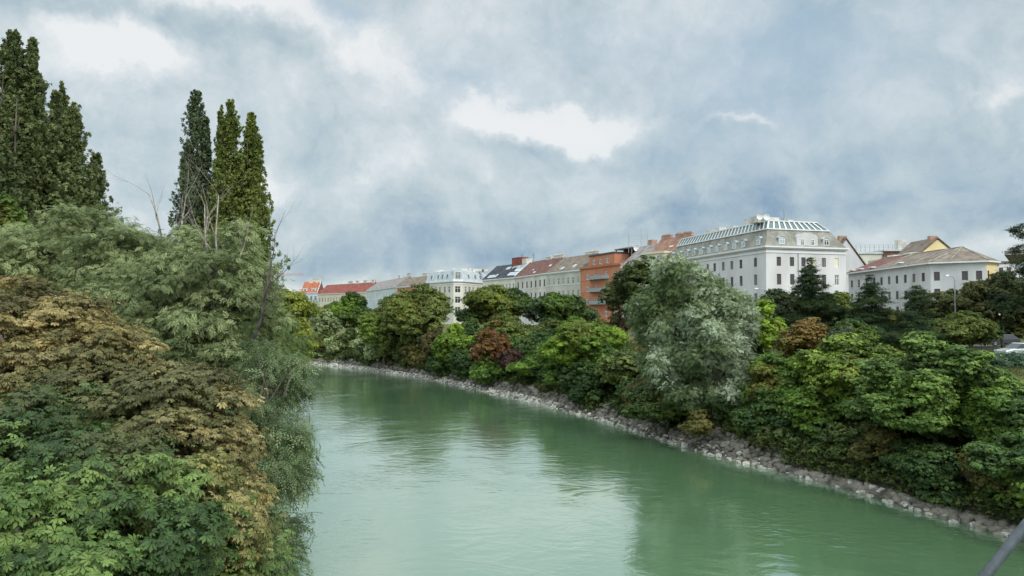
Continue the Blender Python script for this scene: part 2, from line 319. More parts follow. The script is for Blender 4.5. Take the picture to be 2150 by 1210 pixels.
def crown_mesh(lobes, kind, pal, Y, seed, rc=None, kmul=1.0, cutz=None, autumn=None, camY=None):
    k = K[kind]; r_ = np.random.default_rng(seed); lobes = np.array(lobes, float)
    size = max(k['size'], Y * .0029 if not kind.startswith('willow') else Y * .0080)
    R0 = lobes[:, 3:6].mean(); rc0 = rc or float(np.clip(R0 * .30, .35, 1.1))
    cp, cn, ct = [], [], []
    for L in lobes:
        c, r = L[:3], L[3:6]; area = 4 * math.pi * (((r[0] * r[1]) ** 1.6 + (r[0] * r[2]) ** 1.6 + (r[1] * r[2]) ** 1.6) / 3) ** (1 / 1.6)
        n = int(area / rc0 ** 2 * .75) + 4; d = nrm(r_.normal(size=(n, 3)))
        ph = r_.uniform(0, 6, 3); f = r_.uniform(.8, 1.03, n) + .10 * np.sin(d[:, 0] * 5 + ph[0]) * np.sin(d[:, 2] * 6 + ph[1]) + .05 * np.sin(d[:, 1] * 11 + ph[2])
        ni = n // 5; f[:ni] = r_.uniform(.35, .75, ni)
        p = c + d * r * f[:, None]; keep = (d[:, 2] > -.35) | (r_.random(n) < .55)
        for L2 in lobes:
            if L2 is L: continue
            q = np.linalg.norm((p - L2[:3]) / L2[3:6], axis=1); keep &= (q > .62) | (r_.random(n) < .12)
        cp.append(p[keep]); cn.append(nrm(d / r)[keep]); ct.append(np.full(int(keep.sum()), r_.uniform(-.32, .32)))
    cp = np.concatenate(cp); cn = np.concatenate(cn); ct = np.concatenate(ct)
    if cutz is not None: kk = cp[:, 2] > cutz; cp, cn, ct = cp[kk], cn[kk], ct[kk]
    m = max(5, int(k['k'] * kmul * rc0 ** 2 / size ** 2 * (2.2 if not kind.startswith('willow') else 3.0)))
    nC = len(cp); rcs = rc0 * r_.uniform(.55, 1.45, nC)
    o = nrm(r_.normal(size=(nC * m, 3))); o[:, 2] = np.where(r_.random(nC * m) < .7, np.abs(o[:, 2]), o[:, 2])
    rad = r_.random(nC * m) ** .45; ci = np.repeat(np.arange(nC), m)
    off = o * rad[:, None] * rcs[ci][:, None]; off[:, 2] *= k['flat']
    far = r_.random(nC * m) < .10; off[far] *= 1.6
    if kind == 'willow': off[:, 2] -= np.abs(r_.normal(size=nC * m)) * rcs[ci] * .35
    P = cp[ci] + off; rn = r_.normal(size=P.shape)
    nn = o * .7 + cn[ci] * .5 + rn * .4; nn[:, 2] += k['up']
    dd = o * .8 + cn[ci] * .7 + r_.normal(size=P.shape) * .45; dd[:, 2] -= k['droop']
    sz = size * r_.uniform(.55, 1.35, len(P))
    V, Qd = place(k['t'], P, nn, dd, sz)
    ph = r_.uniform(0, 6); tt = .5 + .5 * wav(cp, 2.2 / max(R0, .5), ph) + .22 * r_.normal(size=nC) + ct
    col = ramp(pal, tt[ci] + .10 * r_.normal(size=len(P)))
    if autumn is not None:
        for (a_pos, a_r, a_pal, a_str) in autumn:
            q = np.linalg.norm((P - np.array(a_pos)) / a_r, axis=1) + .35 * r_.normal(size=nC)[ci] * .6 + .12 * r_.normal(size=len(P))
            w_ = np.clip((1.15 - q) * 3, 0, 1)[:, None] * a_str
            col = col * (1 - w_) + ramp(a_pal, r_.random(nC)[ci] * .7 + .3 * r_.random(len(P))) * w_
    col = np.clip(col * (1.36 if kind in ('maple', 'bush') else 1.22) * r_.uniform(.78, 1.25, (len(P), 1)), .004, .9)
    cols = np.repeat(col, len(T[k['t']]), axis=0)
    return V, Qd, cols, cp
def limbs(base, lobes, cp, r0, seed, extra=18, lean=None, n=7):
    r_ = random.Random(seed); mb = MB(); base = Vector(base); lobes = sorted([tuple(l) for l in lobes], key=lambda l: l[2])
    cen = Vector((sum(l[0] for l in lobes) / len(lobes), sum(l[1] for l in lobes) / len(lobes), sum(l[2] for l in lobes) / len(lobes)))
    top = Vector((cen.x, cen.y, cen.z + .45 * (max(l[2] for l in lobes) - cen.z)))
    axis_ = []
    for i in range(9):
        t = i / 8; p = base.lerp(top, t); w = math.sin(t * math.pi)
        axis_.append(p + Vector((r_.uniform(-1, 1), r_.uniform(-1, 1), 0)) * .05 * (top - base).length * w)
    axis_[0] = base - Vector((0, 0, .4))
    mb.tube(axis_, [r0 * (1.25 if i == 0 else 1 - .85 * i / 8) for i in range(9)], n)
    def branch(p0, p1, ra, rb):
        d = p1 - p0; mid1 = p0 + d * .35 + Vector((r_.uniform(-1, 1), r_.uniform(-1, 1), r_.uniform(.1, 1))) * .1 * d.length
        mid2 = p0 + d * .7 + Vector((r_.uniform(-1, 1), r_.uniform(-1, 1), r_.uniform(0, .8))) * .1 * d.length
        mb.tube([p0, mid1, mid2, p1], [ra, ra * .75, ra * .5 + rb * .5, rb], 6); return mid1, mid2
    hubs = []
    for l in lobes:
        c = Vector(l[:3]); zt = min(c.z - .25 * (c - base).length * .5, top.z); t = max(.22, min(.92, (zt - base.z) / max(.1, top.z - base.z)))
        p0 = axis_[int(t * 8)]; m1, m2 = branch(p0, c, r0 * .42 * (1.1 - t * .6), r0 * .1); hubs += [m1, m2, c]
    cps = [Vector(p) for p in cp]
    for p in r_.sample(cps, min(extra, len(cps))):
        h = min(hubs, key=lambda q: (q - p).length); branch(h, p, r0 * .13, r0 * .03)
    return mb
def rnd_lobes(c, rx, ry, rz, seed, n=8):
    r_ = random.Random(seed); out = [(c[0], c[1], c[2] - rz * .05, rx * .62, ry * .62, rz * .66)]
    for i in range(n):
        a = 2 * math.pi * (i + r_.random() * .6) / n; e = r_.uniform(-.5, .85); q = math.cos(e)
        s = r_.uniform(.24, .48); k_ = 1 - s * r_.uniform(.7, 1)
        out.append((c[0] + rx * k_ * q * math.cos(a), c[1] + ry * k_ * q * math.sin(a), c[2] + rz * k_ * math.sin(e), rx * s, ry * s, rz * s * .9))
    out.append((c[0] + rx * r_.uniform(-.2, .2), c[1], c[2] + rz * .62, rx * .36, ry * .36, rz * .36))
    return out
def sub_lobes(L, n, seed, lo=.30, hi=.45):
    r_ = random.Random(seed); out = []
    for l in L:
        out.append((l[0], l[1], l[2], l[3] * .8, l[4] * .8, l[5] * .8))
        for i in range(n):
            a = 2 * math.pi * (i + r_.random()) / n; e = r_.uniform(-.35, 1.2); s = r_.uniform(lo, hi); q = math.cos(e) * .82; R_ = (l[3] + l[5]) / 2 * s
            out.append((l[0] + l[3] * q * math.cos(a), l[1] + l[4] * q * math.sin(a), l[2] + l[5] * .85 * math.sin(e), l[3] * s, l[4] * s, min(l[5], l[3]) * s * .85))
    return out
def make_tree(name, label, cat, base, lobes, kind, pal, Y, seed, group=None, r0=None, bark='bark', extra=14, **kw):
    base = np.array(base, float); loc = [(l[0] - base[0], l[1] - base[1], l[2] - base[2], *l[3:]) for l in lobes]
    if kw.get('autumn'): kw['autumn'] = [(np.array(a[0]) - base, *a[1:]) for a in kw['autumn']]
    if kw.get('cutz') is not None: kw['cutz'] = kw['cutz'] - base[2]
    V, Qd, cols, cp = crown_mesh(loc, kind, pal, Y, seed, **kw)
    t = thing(name, label, cat, tuple(base), 0, group)
    H = max(l[2] + l[5] for l in loc); r0 = r0 or max(.05, H * .022)
    limbs((0, 0, 0), loc, cp, r0, seed, extra).build('trunk', M[bark], t, smooth=True)
    link('crown' if cat != 'shrub' else 'foliage', fast_mesh('crown', V, Qd, M[K[kind]['m']], cols), t)
    return t
def ptree(name, label, cat, px, topy, boty, half, Y, kind, pal, seed, group=None, n=8, by=None, ryf=1.0, basepx=None, **kw):
    """a tree whose crown spans topy..boty and +-half (photo pixels) at distance Y"""
    x = pxr(px, Y); zt = at(px, topy, Y)[2]; zb = at(px, boty, Y)[2]; rx = half / FP * Y; rz = (zt - zb) / 2
    bx = pxr(basepx, Y) if basepx else x; g0 = gz(bx, Y); zb = max(zb, g0 + .1); rz = (zt - zb) / 2
    lobes = rnd_lobes((x, Y, (zt + zb) / 2), rx, min(rx, rz * 1.5) * ryf, rz, seed, n)
    rr_ = random.Random(seed + 77)
    if kw.get('autumn') is None and kind in ('maple', 'bush') and half > 40 and pal[1][1] > .068 and pal[1][1] > pal[1][0] * 1.15:
        kw['autumn'] = [((x + rr_.uniform(-.6, .6) * rx, Y - .5 * rx, (zt + zb) / 2 + rr_.uniform(-.4, .7) * rz), rx * rr_.uniform(.4, .7), rr_.choice([GY, GO, G2, G1, YB]), rr_.uniform(.4, .75)) for _ in (0, 1)]
    if Y < 70 and half > 50: lobes = sub_lobes(lobes, 4, seed, .32, .5)
    return make_tree(name, label, cat, (bx, Y, g0), lobes, kind, pal, Y, seed, group, **kw)
# ------------------------------------------------------------------ palettes (linear leaf colours)
G1 = [(0.043, 0.079, 0.018), (0.072, 0.125, 0.022), (0.116, 0.185, 0.030)]
G2 = [(0.065, 0.112, 0.018), (0.123, 0.198, 0.025), (0.203, 0.290, 0.035)]      # fresh green
GD = [(0.023, 0.045, 0.014), (0.041, 0.073, 0.020), (0.061, 0.099, 0.024)]      # dark green
GY = [(0.087, 0.112, 0.020), (0.160, 0.185, 0.028), (0.232, 0.251, 0.040)]      # yellow green
GO = [(0.072, 0.086, 0.020), (0.123, 0.132, 0.030), (0.181, 0.178, 0.045)]      # olive
WI = [(0.087, 0.112, 0.035), (0.145, 0.172, 0.055), (0.217, 0.238, 0.085)]      # willow grey green
SI_ = [(0.087, 0.119, 0.050), (0.174, 0.211, 0.100), (0.392, 0.422, 0.250)]
BR = [(0.080, 0.066, 0.015), (0.189, 0.125, 0.032), (0.348, 0.218, 0.070), (0.435, 0.257, 0.095)]      # scorched chestnut
OR = [(0.160, 0.079, 0.018), (0.334, 0.139, 0.025), (0.435, 0.198, 0.040)]      # orange autumn
PU = [(0.032, 0.018, 0.014), (0.058, 0.029, 0.020), (0.087, 0.046, 0.028)]      # purple leaf
PN = [(0.017, 0.034, 0.014), (0.032, 0.055, 0.020), (0.058, 0.079, 0.024)]      # pine
CH = [(0.043, 0.086, 0.022), (0.075, 0.139, 0.032), (0.123, 0.205, 0.050)]      # chestnut green
SI = [(.052, .080, .030), (.095, .135, .052), (.170, .215, .105), (.40, .45, .32)]
BR = [(.055, .045, .014), (.110, .078, .026), (.180, .120, .048), (.300, .195, .090)]
OR = [(.100, .060, .020), (.165, .095, .028), (.225, .130, .042)]
CH = [(.024, .046, .013), (.054, .096, .024), (.120, .175, .045)]
BR = [(.062, .054, .017), (.155, .122, .038), (.285, .218, .080), (.430, .325, .155)]
WI = [(.085, .108, .044), (.165, .200, .085), (.275, .315, .145)]
YB = [(.075, .065, .018), (.13, .11, .03), (.18, .16, .045)]
def lp(px, py, Y, rxp, rzp, ry=None):
    p = at(px, py, Y); s = Y / FP; return (p[0], p[1], p[2], rxp * s, ry or min(rxp, rzp * 1.4) * s, rzp * s)
# ---------- left bank, near
L = [lp(60, 985, 14.5, 170, 110), lp(230, 1010, 14, 150, 90), lp(30, 1120, 12.5, 180, 130), lp(360, 1060, 14.5, 130, 90), lp(250, 1160, 12.5, 180, 110),
     lp(450, 1110, 15, 105, 90), lp(500, 1190, 15.5, 90, 80), lp(120, 1270, 11.5, 230, 120), lp(400, 1280, 14, 190, 120), lp(10, 900, 16.5, 110, 70), lp(300, 1400, 14, 250, 200), lp(100, 1400, 13, 250, 180)]
make_tree('chestnut_tree', 'large horse chestnut with healthy green palmate leaves beside the river', 'tree', (-9.8, 15.5, gz(-13, 15.5)), L, 'palm', CH, 13, 21, r0=.3, rc=.5, kmul=1.05, extra=30,
          autumn=[(at(470, 1080, 15), 1.3, BR, .6), (at(250, 960, 14), 1.0, [(.05, .055, .018), (.11, .10, .04)], .6), (at(60, 880, 16), 1.5, [(.05, .055, .018), (.10, .10, .035)], .6), (at(350, 1180, 13), .8, [(.06, .075, .018), (.13, .14, .04)], .5)])
L = [lp(50, 690, 23, 180, 90), lp(190, 750, 21, 120, 70), lp(20, 800, 20, 170, 90), lp(200, 850, 19.5, 150, 80), lp(90, 900, 18.5, 150, 70), lp(-60, 760, 21, 150, 150),
     lp(390, 830, 19, 110, 70), lp(445, 880, 18.5, 75, 65), lp(320, 890, 18.5, 120, 80), lp(465, 980, 18, 68, 72), lp(400, 960, 17.5, 110, 80), lp(500, 1055, 17.5, 45, 60), lp(440, 1040, 17, 80, 60), lp(260, 970, 17.5, 120, 60), lp(300, 830, 21, 90, 60)]
OL = [(.050, .055, .018), (.085, .085, .030), (.150, .150, .060)]
make_tree('chestnut_tree', 'horse chestnut with scorched brown and tan leaves above the green chestnut', 'tree', (-12.8, 20.5, gz(-14.5, 20.5)), L, 'palm_small', BR, 18, 22, r0=.28, rc=.48, kmul=1.35, extra=30,
          autumn=[(at(170, 880, 18.5), 3.0, OL, .75), (at(330, 960, 17.5), 2.4, OL, .8), (at(120, 960, 18), 1.8, CH, .7), (at(420, 1050, 17), 1.0, OL, .7), (at(60, 720, 22), 2.0, OL, .4)])
# big willow: crown, and a second one overhanging the water
L = [lp(450, 575, 34, 115, 100), lp(330, 640, 33, 120, 90), lp(500, 680, 33, 90, 90), lp(400, 740, 32, 150, 80), lp(540, 620, 34, 40, 60), lp(300, 720, 33, 110, 80), lp(250, 640, 35, 90, 80), lp(480, 780, 32, 100, 60)]
make_tree('willow_tree', 'broad grey green willow crown below the tall poplar pair', 'tree', (-19.5, 35, gz(-19.5, 35)), sub_lobes(L, 7, 1, .28, .42), 'willow_soft', WI, 33, 23, 'willows along the bank', r0=.42, rc=.5, kmul=.9, extra=40)
L = [lp(130, 545, 38, 110, 95), lp(235, 585, 37, 115, 100), lp(60, 620, 38, 110, 90), lp(190, 505, 39, 75, 55), lp(320, 570, 39, 70, 70), lp(280, 520, 40, 40, 40)]
make_tree('willow_tree', 'rounded grey green willow behind the brown chestnut', 'tree', (-24.5, 40, gz(-24.5, 40)), sub_lobes(L, 7, 2, .28, .42), 'willow_soft', WI, 38, 24, 'willows along the bank', r0=.4, rc=.55, kmul=.9, extra=30)
WD = [(.055, .085, .035), (.105, .145, .060), (.185, .225, .115)]
L = [lp(560, 800, 29, 75, 80), lp(610, 850, 30, 42, 70), lp(545, 920, 27, 80, 90), lp(600, 960, 27, 48, 70), lp(570, 1030, 26, 62, 80), lp(600, 1130, 25.5, 42, 70), lp(560, 1190, 25, 60, 70), lp(520, 860, 29, 80, 70), lp(610, 1010, 26.5, 35, 40)]
make_tree('willow_tree', 'willow with drooping branches overhanging the water beside the brown chestnut', 'tree', (-13.6, 27.5, gz(-13.6, 27.5)), sub_lobes(L, 5, 3), 'willow', WD, 27, 25, 'willows along the bank', r0=.22, rc=.5, kmul=.7, extra=40)
# green poplar-like fringe and far left bank trees
L = [lp(540, 720, 48, 60, 55), lp(600, 730, 50, 40, 60), lp(570, 790, 46, 60, 50), lp(610, 800, 47, 30, 40)]
make_tree('willow_tree', 'small bright green willow with a reddish branch at the water', 'tree', (-17.5, 50, gz(-19.5, 50)), L, 'willow', [(.045, .08, .025), (.08, .125, .04), (.12, .17, .06)], 46, 26, 'willows along the bank', r0=.15, rc=.7, kmul=.8,
          autumn=[(at(562, 728, 48), .7, [(.2, .06, .02), (.3, .09, .04)], .8)])
L = [lp(600, 660, 96, 45, 45), lp(630, 650, 98, 25, 30), lp(580, 700, 94, 45, 45), lp(625, 720, 96, 28, 45), lp(560, 650, 99, 30, 35)]
make_tree('maple_tree', 'yellow green tree beyond the willows where the river bends', 'tree', (pxr(598, 100), 100, gz(pxr(570, 100), 100)), L, 'bush', GY, 96, 27, rc=1.0, kmul=1.2)
ptree('pine_tree', 'small dark conifer top rising behind the yellow green tree', 'tree', 583, 598, 660, 18, 150, 'pine', PN, 28, n=5)
# left edge yellow-green low tree under poplars
ptree('maple_tree', 'bright green tree at the foot of the tall poplar cluster', 'tree', 0, 410, 640, 60, 46, 'maple', [(.05, .09, .015), (.09, .14, .02), (.14, .2, .03)], 29)
# ---------- poplars
def poplar(label, spires, Y, seed, pal, basepx):
    r_ = np.random.default_rng(seed); lobes = []
    bx = pxr(basepx, Y); g0 = gz(bx, Y); cps, cns, rcs = [], [], []
    for (px, top, wpx) in spires:
        z1 = at(px, top, Y)[2]; x1 = pxr(px, Y); yy = Y + r_.uniform(-1.5, 1.5); R = 2.75 * wpx / FP * Y; zb = g0 + 3; z1 += .3
        H = z1 - zb; nb_ = int(H * R * 4.6); t0 = r_.random(nb_) ** .9 * .97; ang = r_.uniform(0, 6.283, nb_)
        prof = np.clip((1 - t0) ** .8 * 1.25, 0.03, 1) * (.7 + .3 * np.sin(ang * 2 + t0 * 7 + px)) * r_.uniform(.55, 1.15, nb_)
        ln = (.8 + 3.6 * (1 - t0) * r_.uniform(.4, 1.2, nb_))
        for s_ in (.25, .5, .75, 1.0):
            keep = r_.random(nb_) < (.45 + .55 * s_); rr = R * prof * s_
            ax = x1 + (bx - x1) * .25 * (1 - t0)
            p = np.stack([ax + rr * np.cos(ang), yy + rr * np.sin(ang), np.minimum(zb + t0 * H + ln * (s_ - .3), z1 - .3 + .3 * s_)], 1)[keep]
            cps.append(p); m_ = len(p); rcs.append((1.15 - .55 * s_) * np.clip(.25 + (1 - t0[keep]) * 1.8, 0, 1)); cns.append(np.stack([np.cos(ang[keep]) * .7, np.sin(ang[keep]) * .7, np.full(m_, .8)], 1))
        lobes.append((x1, yy, z1 - 1.0, R * .2, R * .2, 1.0))
    cp = np.concatenate(cps); cn = nrm(np.concatenate(cns)); nC = len(cp); m = 13; size = .27
    rc_ = r_.uniform(.25, .80, nC) * np.concatenate(rcs); o = nrm(r_.normal(size=(nC * m, 3))); ci = np.repeat(np.arange(nC), m)
    off = o * (r_.random(nC * m) ** .5)[:, None] * rc_[ci][:, None] * .8; off[:, 2] *= 1.5; off[r_.random(len(off)) < .12] *= 1.7
    P = cp[ci] + off; nn = o + cn[ci] * .3 + .5 * r_.normal(size=P.shape); nn[:, 2] += .3
    dd = cn[ci] + .5 * r_.normal(size=P.shape); dd[:, 2] += .5
    V, Qd = place('poplar', P, nn, dd, size * r_.uniform(.7, 1.3, len(P)))
    tt = .5 + .3 * wav(cp, .35, seed) + .22 * r_.normal(size=nC); col = ramp(pal, tt[ci] + .1 * r_.normal(size=len(P))) * r_.uniform(.8, 1.2, (len(P), 1))
    base = np.array([bx, Y, g0]); t = thing('poplar_tree', label, 'tree', tuple(base), 0, 'tall poplars on the bank')
    mb = MB()
    for (px, top, wpx) in spires:
        x1 = pxr(px, Y) - bx; z1 = at(px, top, Y)[2] - g0 - 3.2
        pts = [(x1 * (.75 + .25 * q), random.uniform(-.3, .3), -.4 + q * (z1 + .4)) for q in np.linspace(0, 1, 9)]
        mb.tube(pts, [.34 * (1 - q * .93) for q in np.linspace(0, 1, 9)], 7)
        for q in range(26):
            tq = random.uniform(.12, .9); p0 = Vector(pts[int(tq * 8)]); a = random.uniform(0, 6.28); L_ = random.uniform(1.5, 4) * (1.1 - tq)
            rr = wpx / FP * Y * (1 - tq) ** .6 * .8
            mb.tube([p0, p0 + Vector((math.cos(a) * rr * .6, math.sin(a) * rr * .6, L_ * .6)), p0 + Vector((math.cos(a) * rr, math.sin(a) * rr, L_ * 1.4))], [.07, .05, .02], 5)
    mb.build('trunk', M['bark'], t, smooth=True)
    link('crown', fast_mesh('crown', V - base, Qd, M['leaf'], np.repeat(np.clip(col, .004, .9), len(T['poplar']), axis=0)), t)
PP = [(.065, .088, .035), (.125, .155, .055), (.200, .230, .090)]
PP2 = [(.080, .102, .026), (.150, .185, .042), (.225, .260, .070)]
poplar('tallest poplar at the edge of the dark poplar cluster', [(-10, 58, 60), (28, 120, 40), (0, 230, 60)], 56, 31, PP, 5)
poplar('poplar with a thin tip inside the dark cluster', [(72, 98, 34), (98, 190, 26), (60, 220, 45)], 60, 32, PP, 70)
poplar('poplar with sparse bare tipped top in the cluster', [(124, 182, 22), (132, 250, 34), (110, 290, 45)], 63, 33, PP, 115)
poplar('shortest poplar on the river side of the dark cluster', [(170, 240, 30), (200, 365, 22), (145, 300, 36), (185, 330, 30)], 60, 34, PP, 160)
poplar('blue green poplar of the tall pair beside the river', [(408, 195, 30), (384, 310, 24), (425, 250, 24)], 76, 35, [(.065, .092, .048), (.12, .155, .075), (.185, .225, .115)], 405)
poplar('yellow green many tipped poplar of the tall pair', [(486, 220, 32), (516, 234, 28), (455, 224, 15), (536, 290, 22), (498, 320, 46), (530, 420, 40)], 74, 36, PP2, 485)
# ---------- dead wood
def dead(name, label, base, tips, r0, material, seed, twigs=5, group=None, droop=.15):
    r_ = random.Random(seed); t = thing(name, label, 'tree' if 'tree' in name else 'branch', tuple(base), 0, group); mb = MB(); b = Vector(base)
    def grow(p, d, L, r, depth):
        pts = [p]; rad = [r]; q = p.copy(); dd = d.copy()
        for i in range(5):
            dd = (dd + Vector((r_.uniform(-1, 1), r_.uniform(-1, 1), r_.uniform(-.5, .9))) * .20).normalized(); q = q + dd * L / 5; pts.append(q.copy()); rad.append(r * (1 - .15 * (i + 1)))
            if depth > 0 and i > 0 and r_.random() < .75:
                s = (dd + Vector((r_.uniform(-1, 1), r_.uniform(-1, 1), r_.uniform(-.3, 1))) * .75).normalized(); grow(q.copy(), s, L * .5, rad[-1] * .55, depth - 1)
        mb.tube(pts, rad, 5)
    for tp in tips:
        d = Vector(tp) - b; grow(Vector((0, 0, -.2)), d.normalized(), d.length, r0, 3)
    mb.build('branches', material, t, smooth=True); return t
dead('dead_tree', 'leafless pale pinkish dead tree beside the tall poplar pair', at(352, 620, 42), [at(335, 395, 42), at(375, 400, 42.5)], .11, M['dead'], 3)
dead('dead_branch', 'bare whitish dead branches rising from the broad willow crown', at(450, 620, 33.5), [at(433, 415, 33), at(458, 400, 33.2), at(400, 430, 33)], .07, M['dead'], 8)
dead('dead_branch', 'dark bare branch reaching up over the water from the willow', at(520, 720, 31), [at(612, 575, 30)], .09, M['dead_dark'], 12)
dead('dead_branch', 'thin bare upright twigs at the river side edge of the willow', at(545, 650, 32), [at(570, 480, 32), at(585, 560, 32)], .05, M['dead_dark'], 15)
dead('dead_branch', 'whitish slanting bare branch in front of the yellow green poplar', at(490, 560, 33), [at(548, 445, 33)], .05, M['dead'], 17)
# ---------- right bank, near to far
def shore_y(px):  # distance at which the waterline is seen at this column
    P = RS; cols = CX + FP * P[:, 0] / np.maximum(P[:, 1], 1)
    return P, cols
ptree('maple_tree', 'large leafy green maple leaning out over the stones beside the promenade', 'tree', 1960, 703, 1060, 158, 41, 'maple', [(.045, .075, .02), (.085, .135, .03), (.15, .215, .045)], 41, n=11, kmul=1.2, r0=.2)
ptree('maple_tree', 'dark leafy maple beside the grey tube above the waterline', 'tree', 2150, 905, 1125, 110, 35, 'maple', [(.03, .055, .016), (.05, .085, .024), (.075, .125, .03)], 42, n=8, r0=.12)
ptree('maple_tree', 'light green maple with open lower branches in the middle of the near thicket', 'tree', 1765, 705, 900, 95, 49, 'maple', [(.06, .09, .018), (.12, .175, .028), (.19, .26, .04)], 43, n=9, r0=.16)
ptree('maple_tree', 'yellowish green maple partly hidden behind the light green maple', 'tree', 1840, 725, 900, 60, 52, 'maple', [(.06, .085, .015), (.11, .14, .025), (.16, .2, .04)], 44, n=7)
ptree('maple_tree', 'maple turning orange red at its top behind the silvery poplar', 'tree', 1690, 665, 880, 62, 55, 'maple', [(.05, .06, .015), (.10, .10, .022), (.14, .13, .03)], 45, n=8,
      autumn=[(at(1690, 700, 54), 1.7, OR, .68), (at(1640, 790, 53), 1.2, OR, .6)])
ptree('maple_tree', 'green and yellow maple with a rusty patch low at the stones', 'tree', 1620, 740, 920, 70, 54, 'maple', G1, 46, n=8, autumn=[(at(1600, 800, 53), 1.3, OR, .45)])
ptree('linden_tree', 'vivid lime green treetop beside the silvery poplar', 'tree', 1602, 628, 760, 42, 62, 'maple', [(.09, .14, .015), (.15, .23, .02), (.2, .3, .03)], 47, n=6)
# silver poplar
ptree('maple_tree', 'green maple low on the slope in front of the gravel path', 'tree', 2085, 800, 1070, 55, 38, 'maple', G1, 143, n=7)
L = [lp(1440, 605, 60, 78, 62), lp(1380, 680, 60, 60, 66), lp(1500, 655, 59, 66, 66), lp(1548, 690, 58, 42, 50), lp(1480, 740, 57, 80, 66), lp(1545, 770, 57, 42, 55), lp(1405, 770, 59, 58, 62), lp(1540, 840, 56, 45, 35), lp(1450, 830, 58, 60, 40), lp(1500, 690, 56, 60, 45)]
make_tree('silver_poplar_tree', 'big silvery grey green poplar in front of the white corner building', 'tree', (pxr(1505, 58), 58, gz(pxr(1505, 58), 58)), sub_lobes(L, 5, 4), 'silver', SI, 58, 48, r0=.42, bark='bark_pale', rc=.62, kmul=1.1, extra=40,
          autumn=[(at(1400, 640, 60), 3.2, [(.05, .085, .03), (.10, .145, .05), (.14, .18, .06)], .7), (at(1550, 720, 57), 2.4, [(.10, .14, .07), (.25, .30, .20), (.42, .47, .36)], .8), (at(1460, 690, 57), 1.5, [(.10, .14, .07), (.25, .30, .20), (.42, .47, .36)], .6)])
ptree('maple_tree', 'dark olive tree at the foot of the silvery poplar', 'tree', 1400, 790, 925, 85, 61, 'maple', [(.03, .05, .015), (.05, .08, .02), (.085, .115, .03)], 49, n=8)
ptree('maple_tree', 'ochre yellow small tree beneath the silvery poplar trunk', 'tree', 1462, 862, 925, 30, 55, 'maple', [(.07, .07, .02), (.11, .10, .028), (.14, .12, .035)], 50, n=5)
ptree('maple_tree', 'olive green tree between the fresh green maple and the silvery poplar', 'tree', 1315, 735, 870, 62, 74, 'maple', [(.05, .07, .02), (.09, .115, .03), (.13, .16, .04)], 51, n=8)
ptree('ash_tree', 'fresh green rounded tree with bright top by the middle of the shore', 'tree', 1228, 668, 850, 88, 84, 'bush', G2, 52, n=10, kmul=1.3)
ptree('ash_tree', 'low green tree spreading beside the purple leaved tree', 'tree', 1130, 745, 850, 62, 92, 'bush', G1, 53, n=7)
ptree('plum_tree', 'dark purple leaved tree above the stones', 'tree', 1076, 735, 810, 42, 98, 'bush', PU, 54, n=6)
ptree('maple_tree', 'rusty brown tree beside the purple leaved tree', 'tree', 1036, 690, 800, 42, 101, 'bush', [(.05, .035, .015), (.12, .06, .02), (.17, .09, .03)], 55, n=6)
ptree('maple_tree', 'yellow green tree with orange flecks behind the rusty brown tree', 'tree', 1062, 660, 780, 62, 110, 'bush', [(.06, .08, .02), (.10, .13, .03), (.15, .18, .045)], 56, n=8, autumn=[(at(1020, 680, 108), 2.2, OR, .5)])
ptree('maple_tree', 'bright green tree beside the tall yellowish willows', 'tree', 955, 680, 795, 45, 113, 'bush', G2, 57, n=7)
ptree('maple_tree', 'dull brownish tree squeezed next to the tall yellowish willows', 'tree', 915, 690, 795, 32, 117, 'bush', [(.04, .035, .015), (.08, .06, .02), (.10, .09, .03)], 58, n=6)
YW = [(.065, .085, .022), (.110, .135, .034), (.155, .180, .050)]
ptree('willow_tree', 'tallest yellow green willow on the far shore', 'tree', 880, 598, 785, 68, 128, 'bush', YW, 59, 'far shore willows', n=11, kmul=1.2)
ptree('willow_tree', 'lower yellow green willow beside the dark street tree', 'tree', 808, 622, 780, 52, 134, 'bush', YW, 60, 'far shore willows', n=9, kmul=1.2)
ptree('willow_tree', 'slim grey green tree at the far end of the shore', 'tree', 683, 648, 762, 30, 160, 'bush', WI, 61, 'far shore willows', n=6)
ptree('street_tree', 'dark green round street tree in front of the yellow house', 'tree', 735, 612, 705, 45, 172, 'bush', GD, 62, n=9, kmul=1.3)
ptree('street_tree', 'small olive street tree before the pale blue house', 'tree', 684, 640, 700, 24, 185, 'bush', GO, 63, n=5)
ptree('street_tree', 'wide dark green tree hiding the cream corner building base', 'tree', 1045, 600, 700, 82, 150, 'bush', GD, 64, 'quay street trees', n=10, kmul=1.2)
ptree('street_tree', 'dark green tree in front of the long grey houses', 'tree', 1180, 616, 705, 72, 142, 'bush', [(.025, .045, .018), (.042, .07, .025), (.065, .095, .03)], 65, 'quay street trees', n=10)
ptree('street_tree', 'low blackish green tree under the long grey houses', 'tree', 1155, 668, 730, 48, 128, 'bush', GD, 66, 'quay street trees', n=7)
ptree('street_tree', 'low blackish purple tree in front of the white ornate house', 'tree', 1295, 662, 735, 34, 125, 'bush', PU, 67, 'quay street trees', n=6)
ptree('locust_tree', 'airy locust tree in front of the orange house', 'tree', 1352, 535, 665, 62, 112, 'airy', [(.035, .055, .018), (.06, .085, .025), (.10, .125, .04)], 68, n=12, kmul=.9, extra=30)
ptree('locust_tree', 'thin airy branches of a tree touching the orange house front', 'tree', 1300, 570, 700, 40, 118, 'airy', [(.05, .07, .02), (.08, .10, .03), (.12, .14, .05)], 69, n=6, kmul=.45, extra=30)
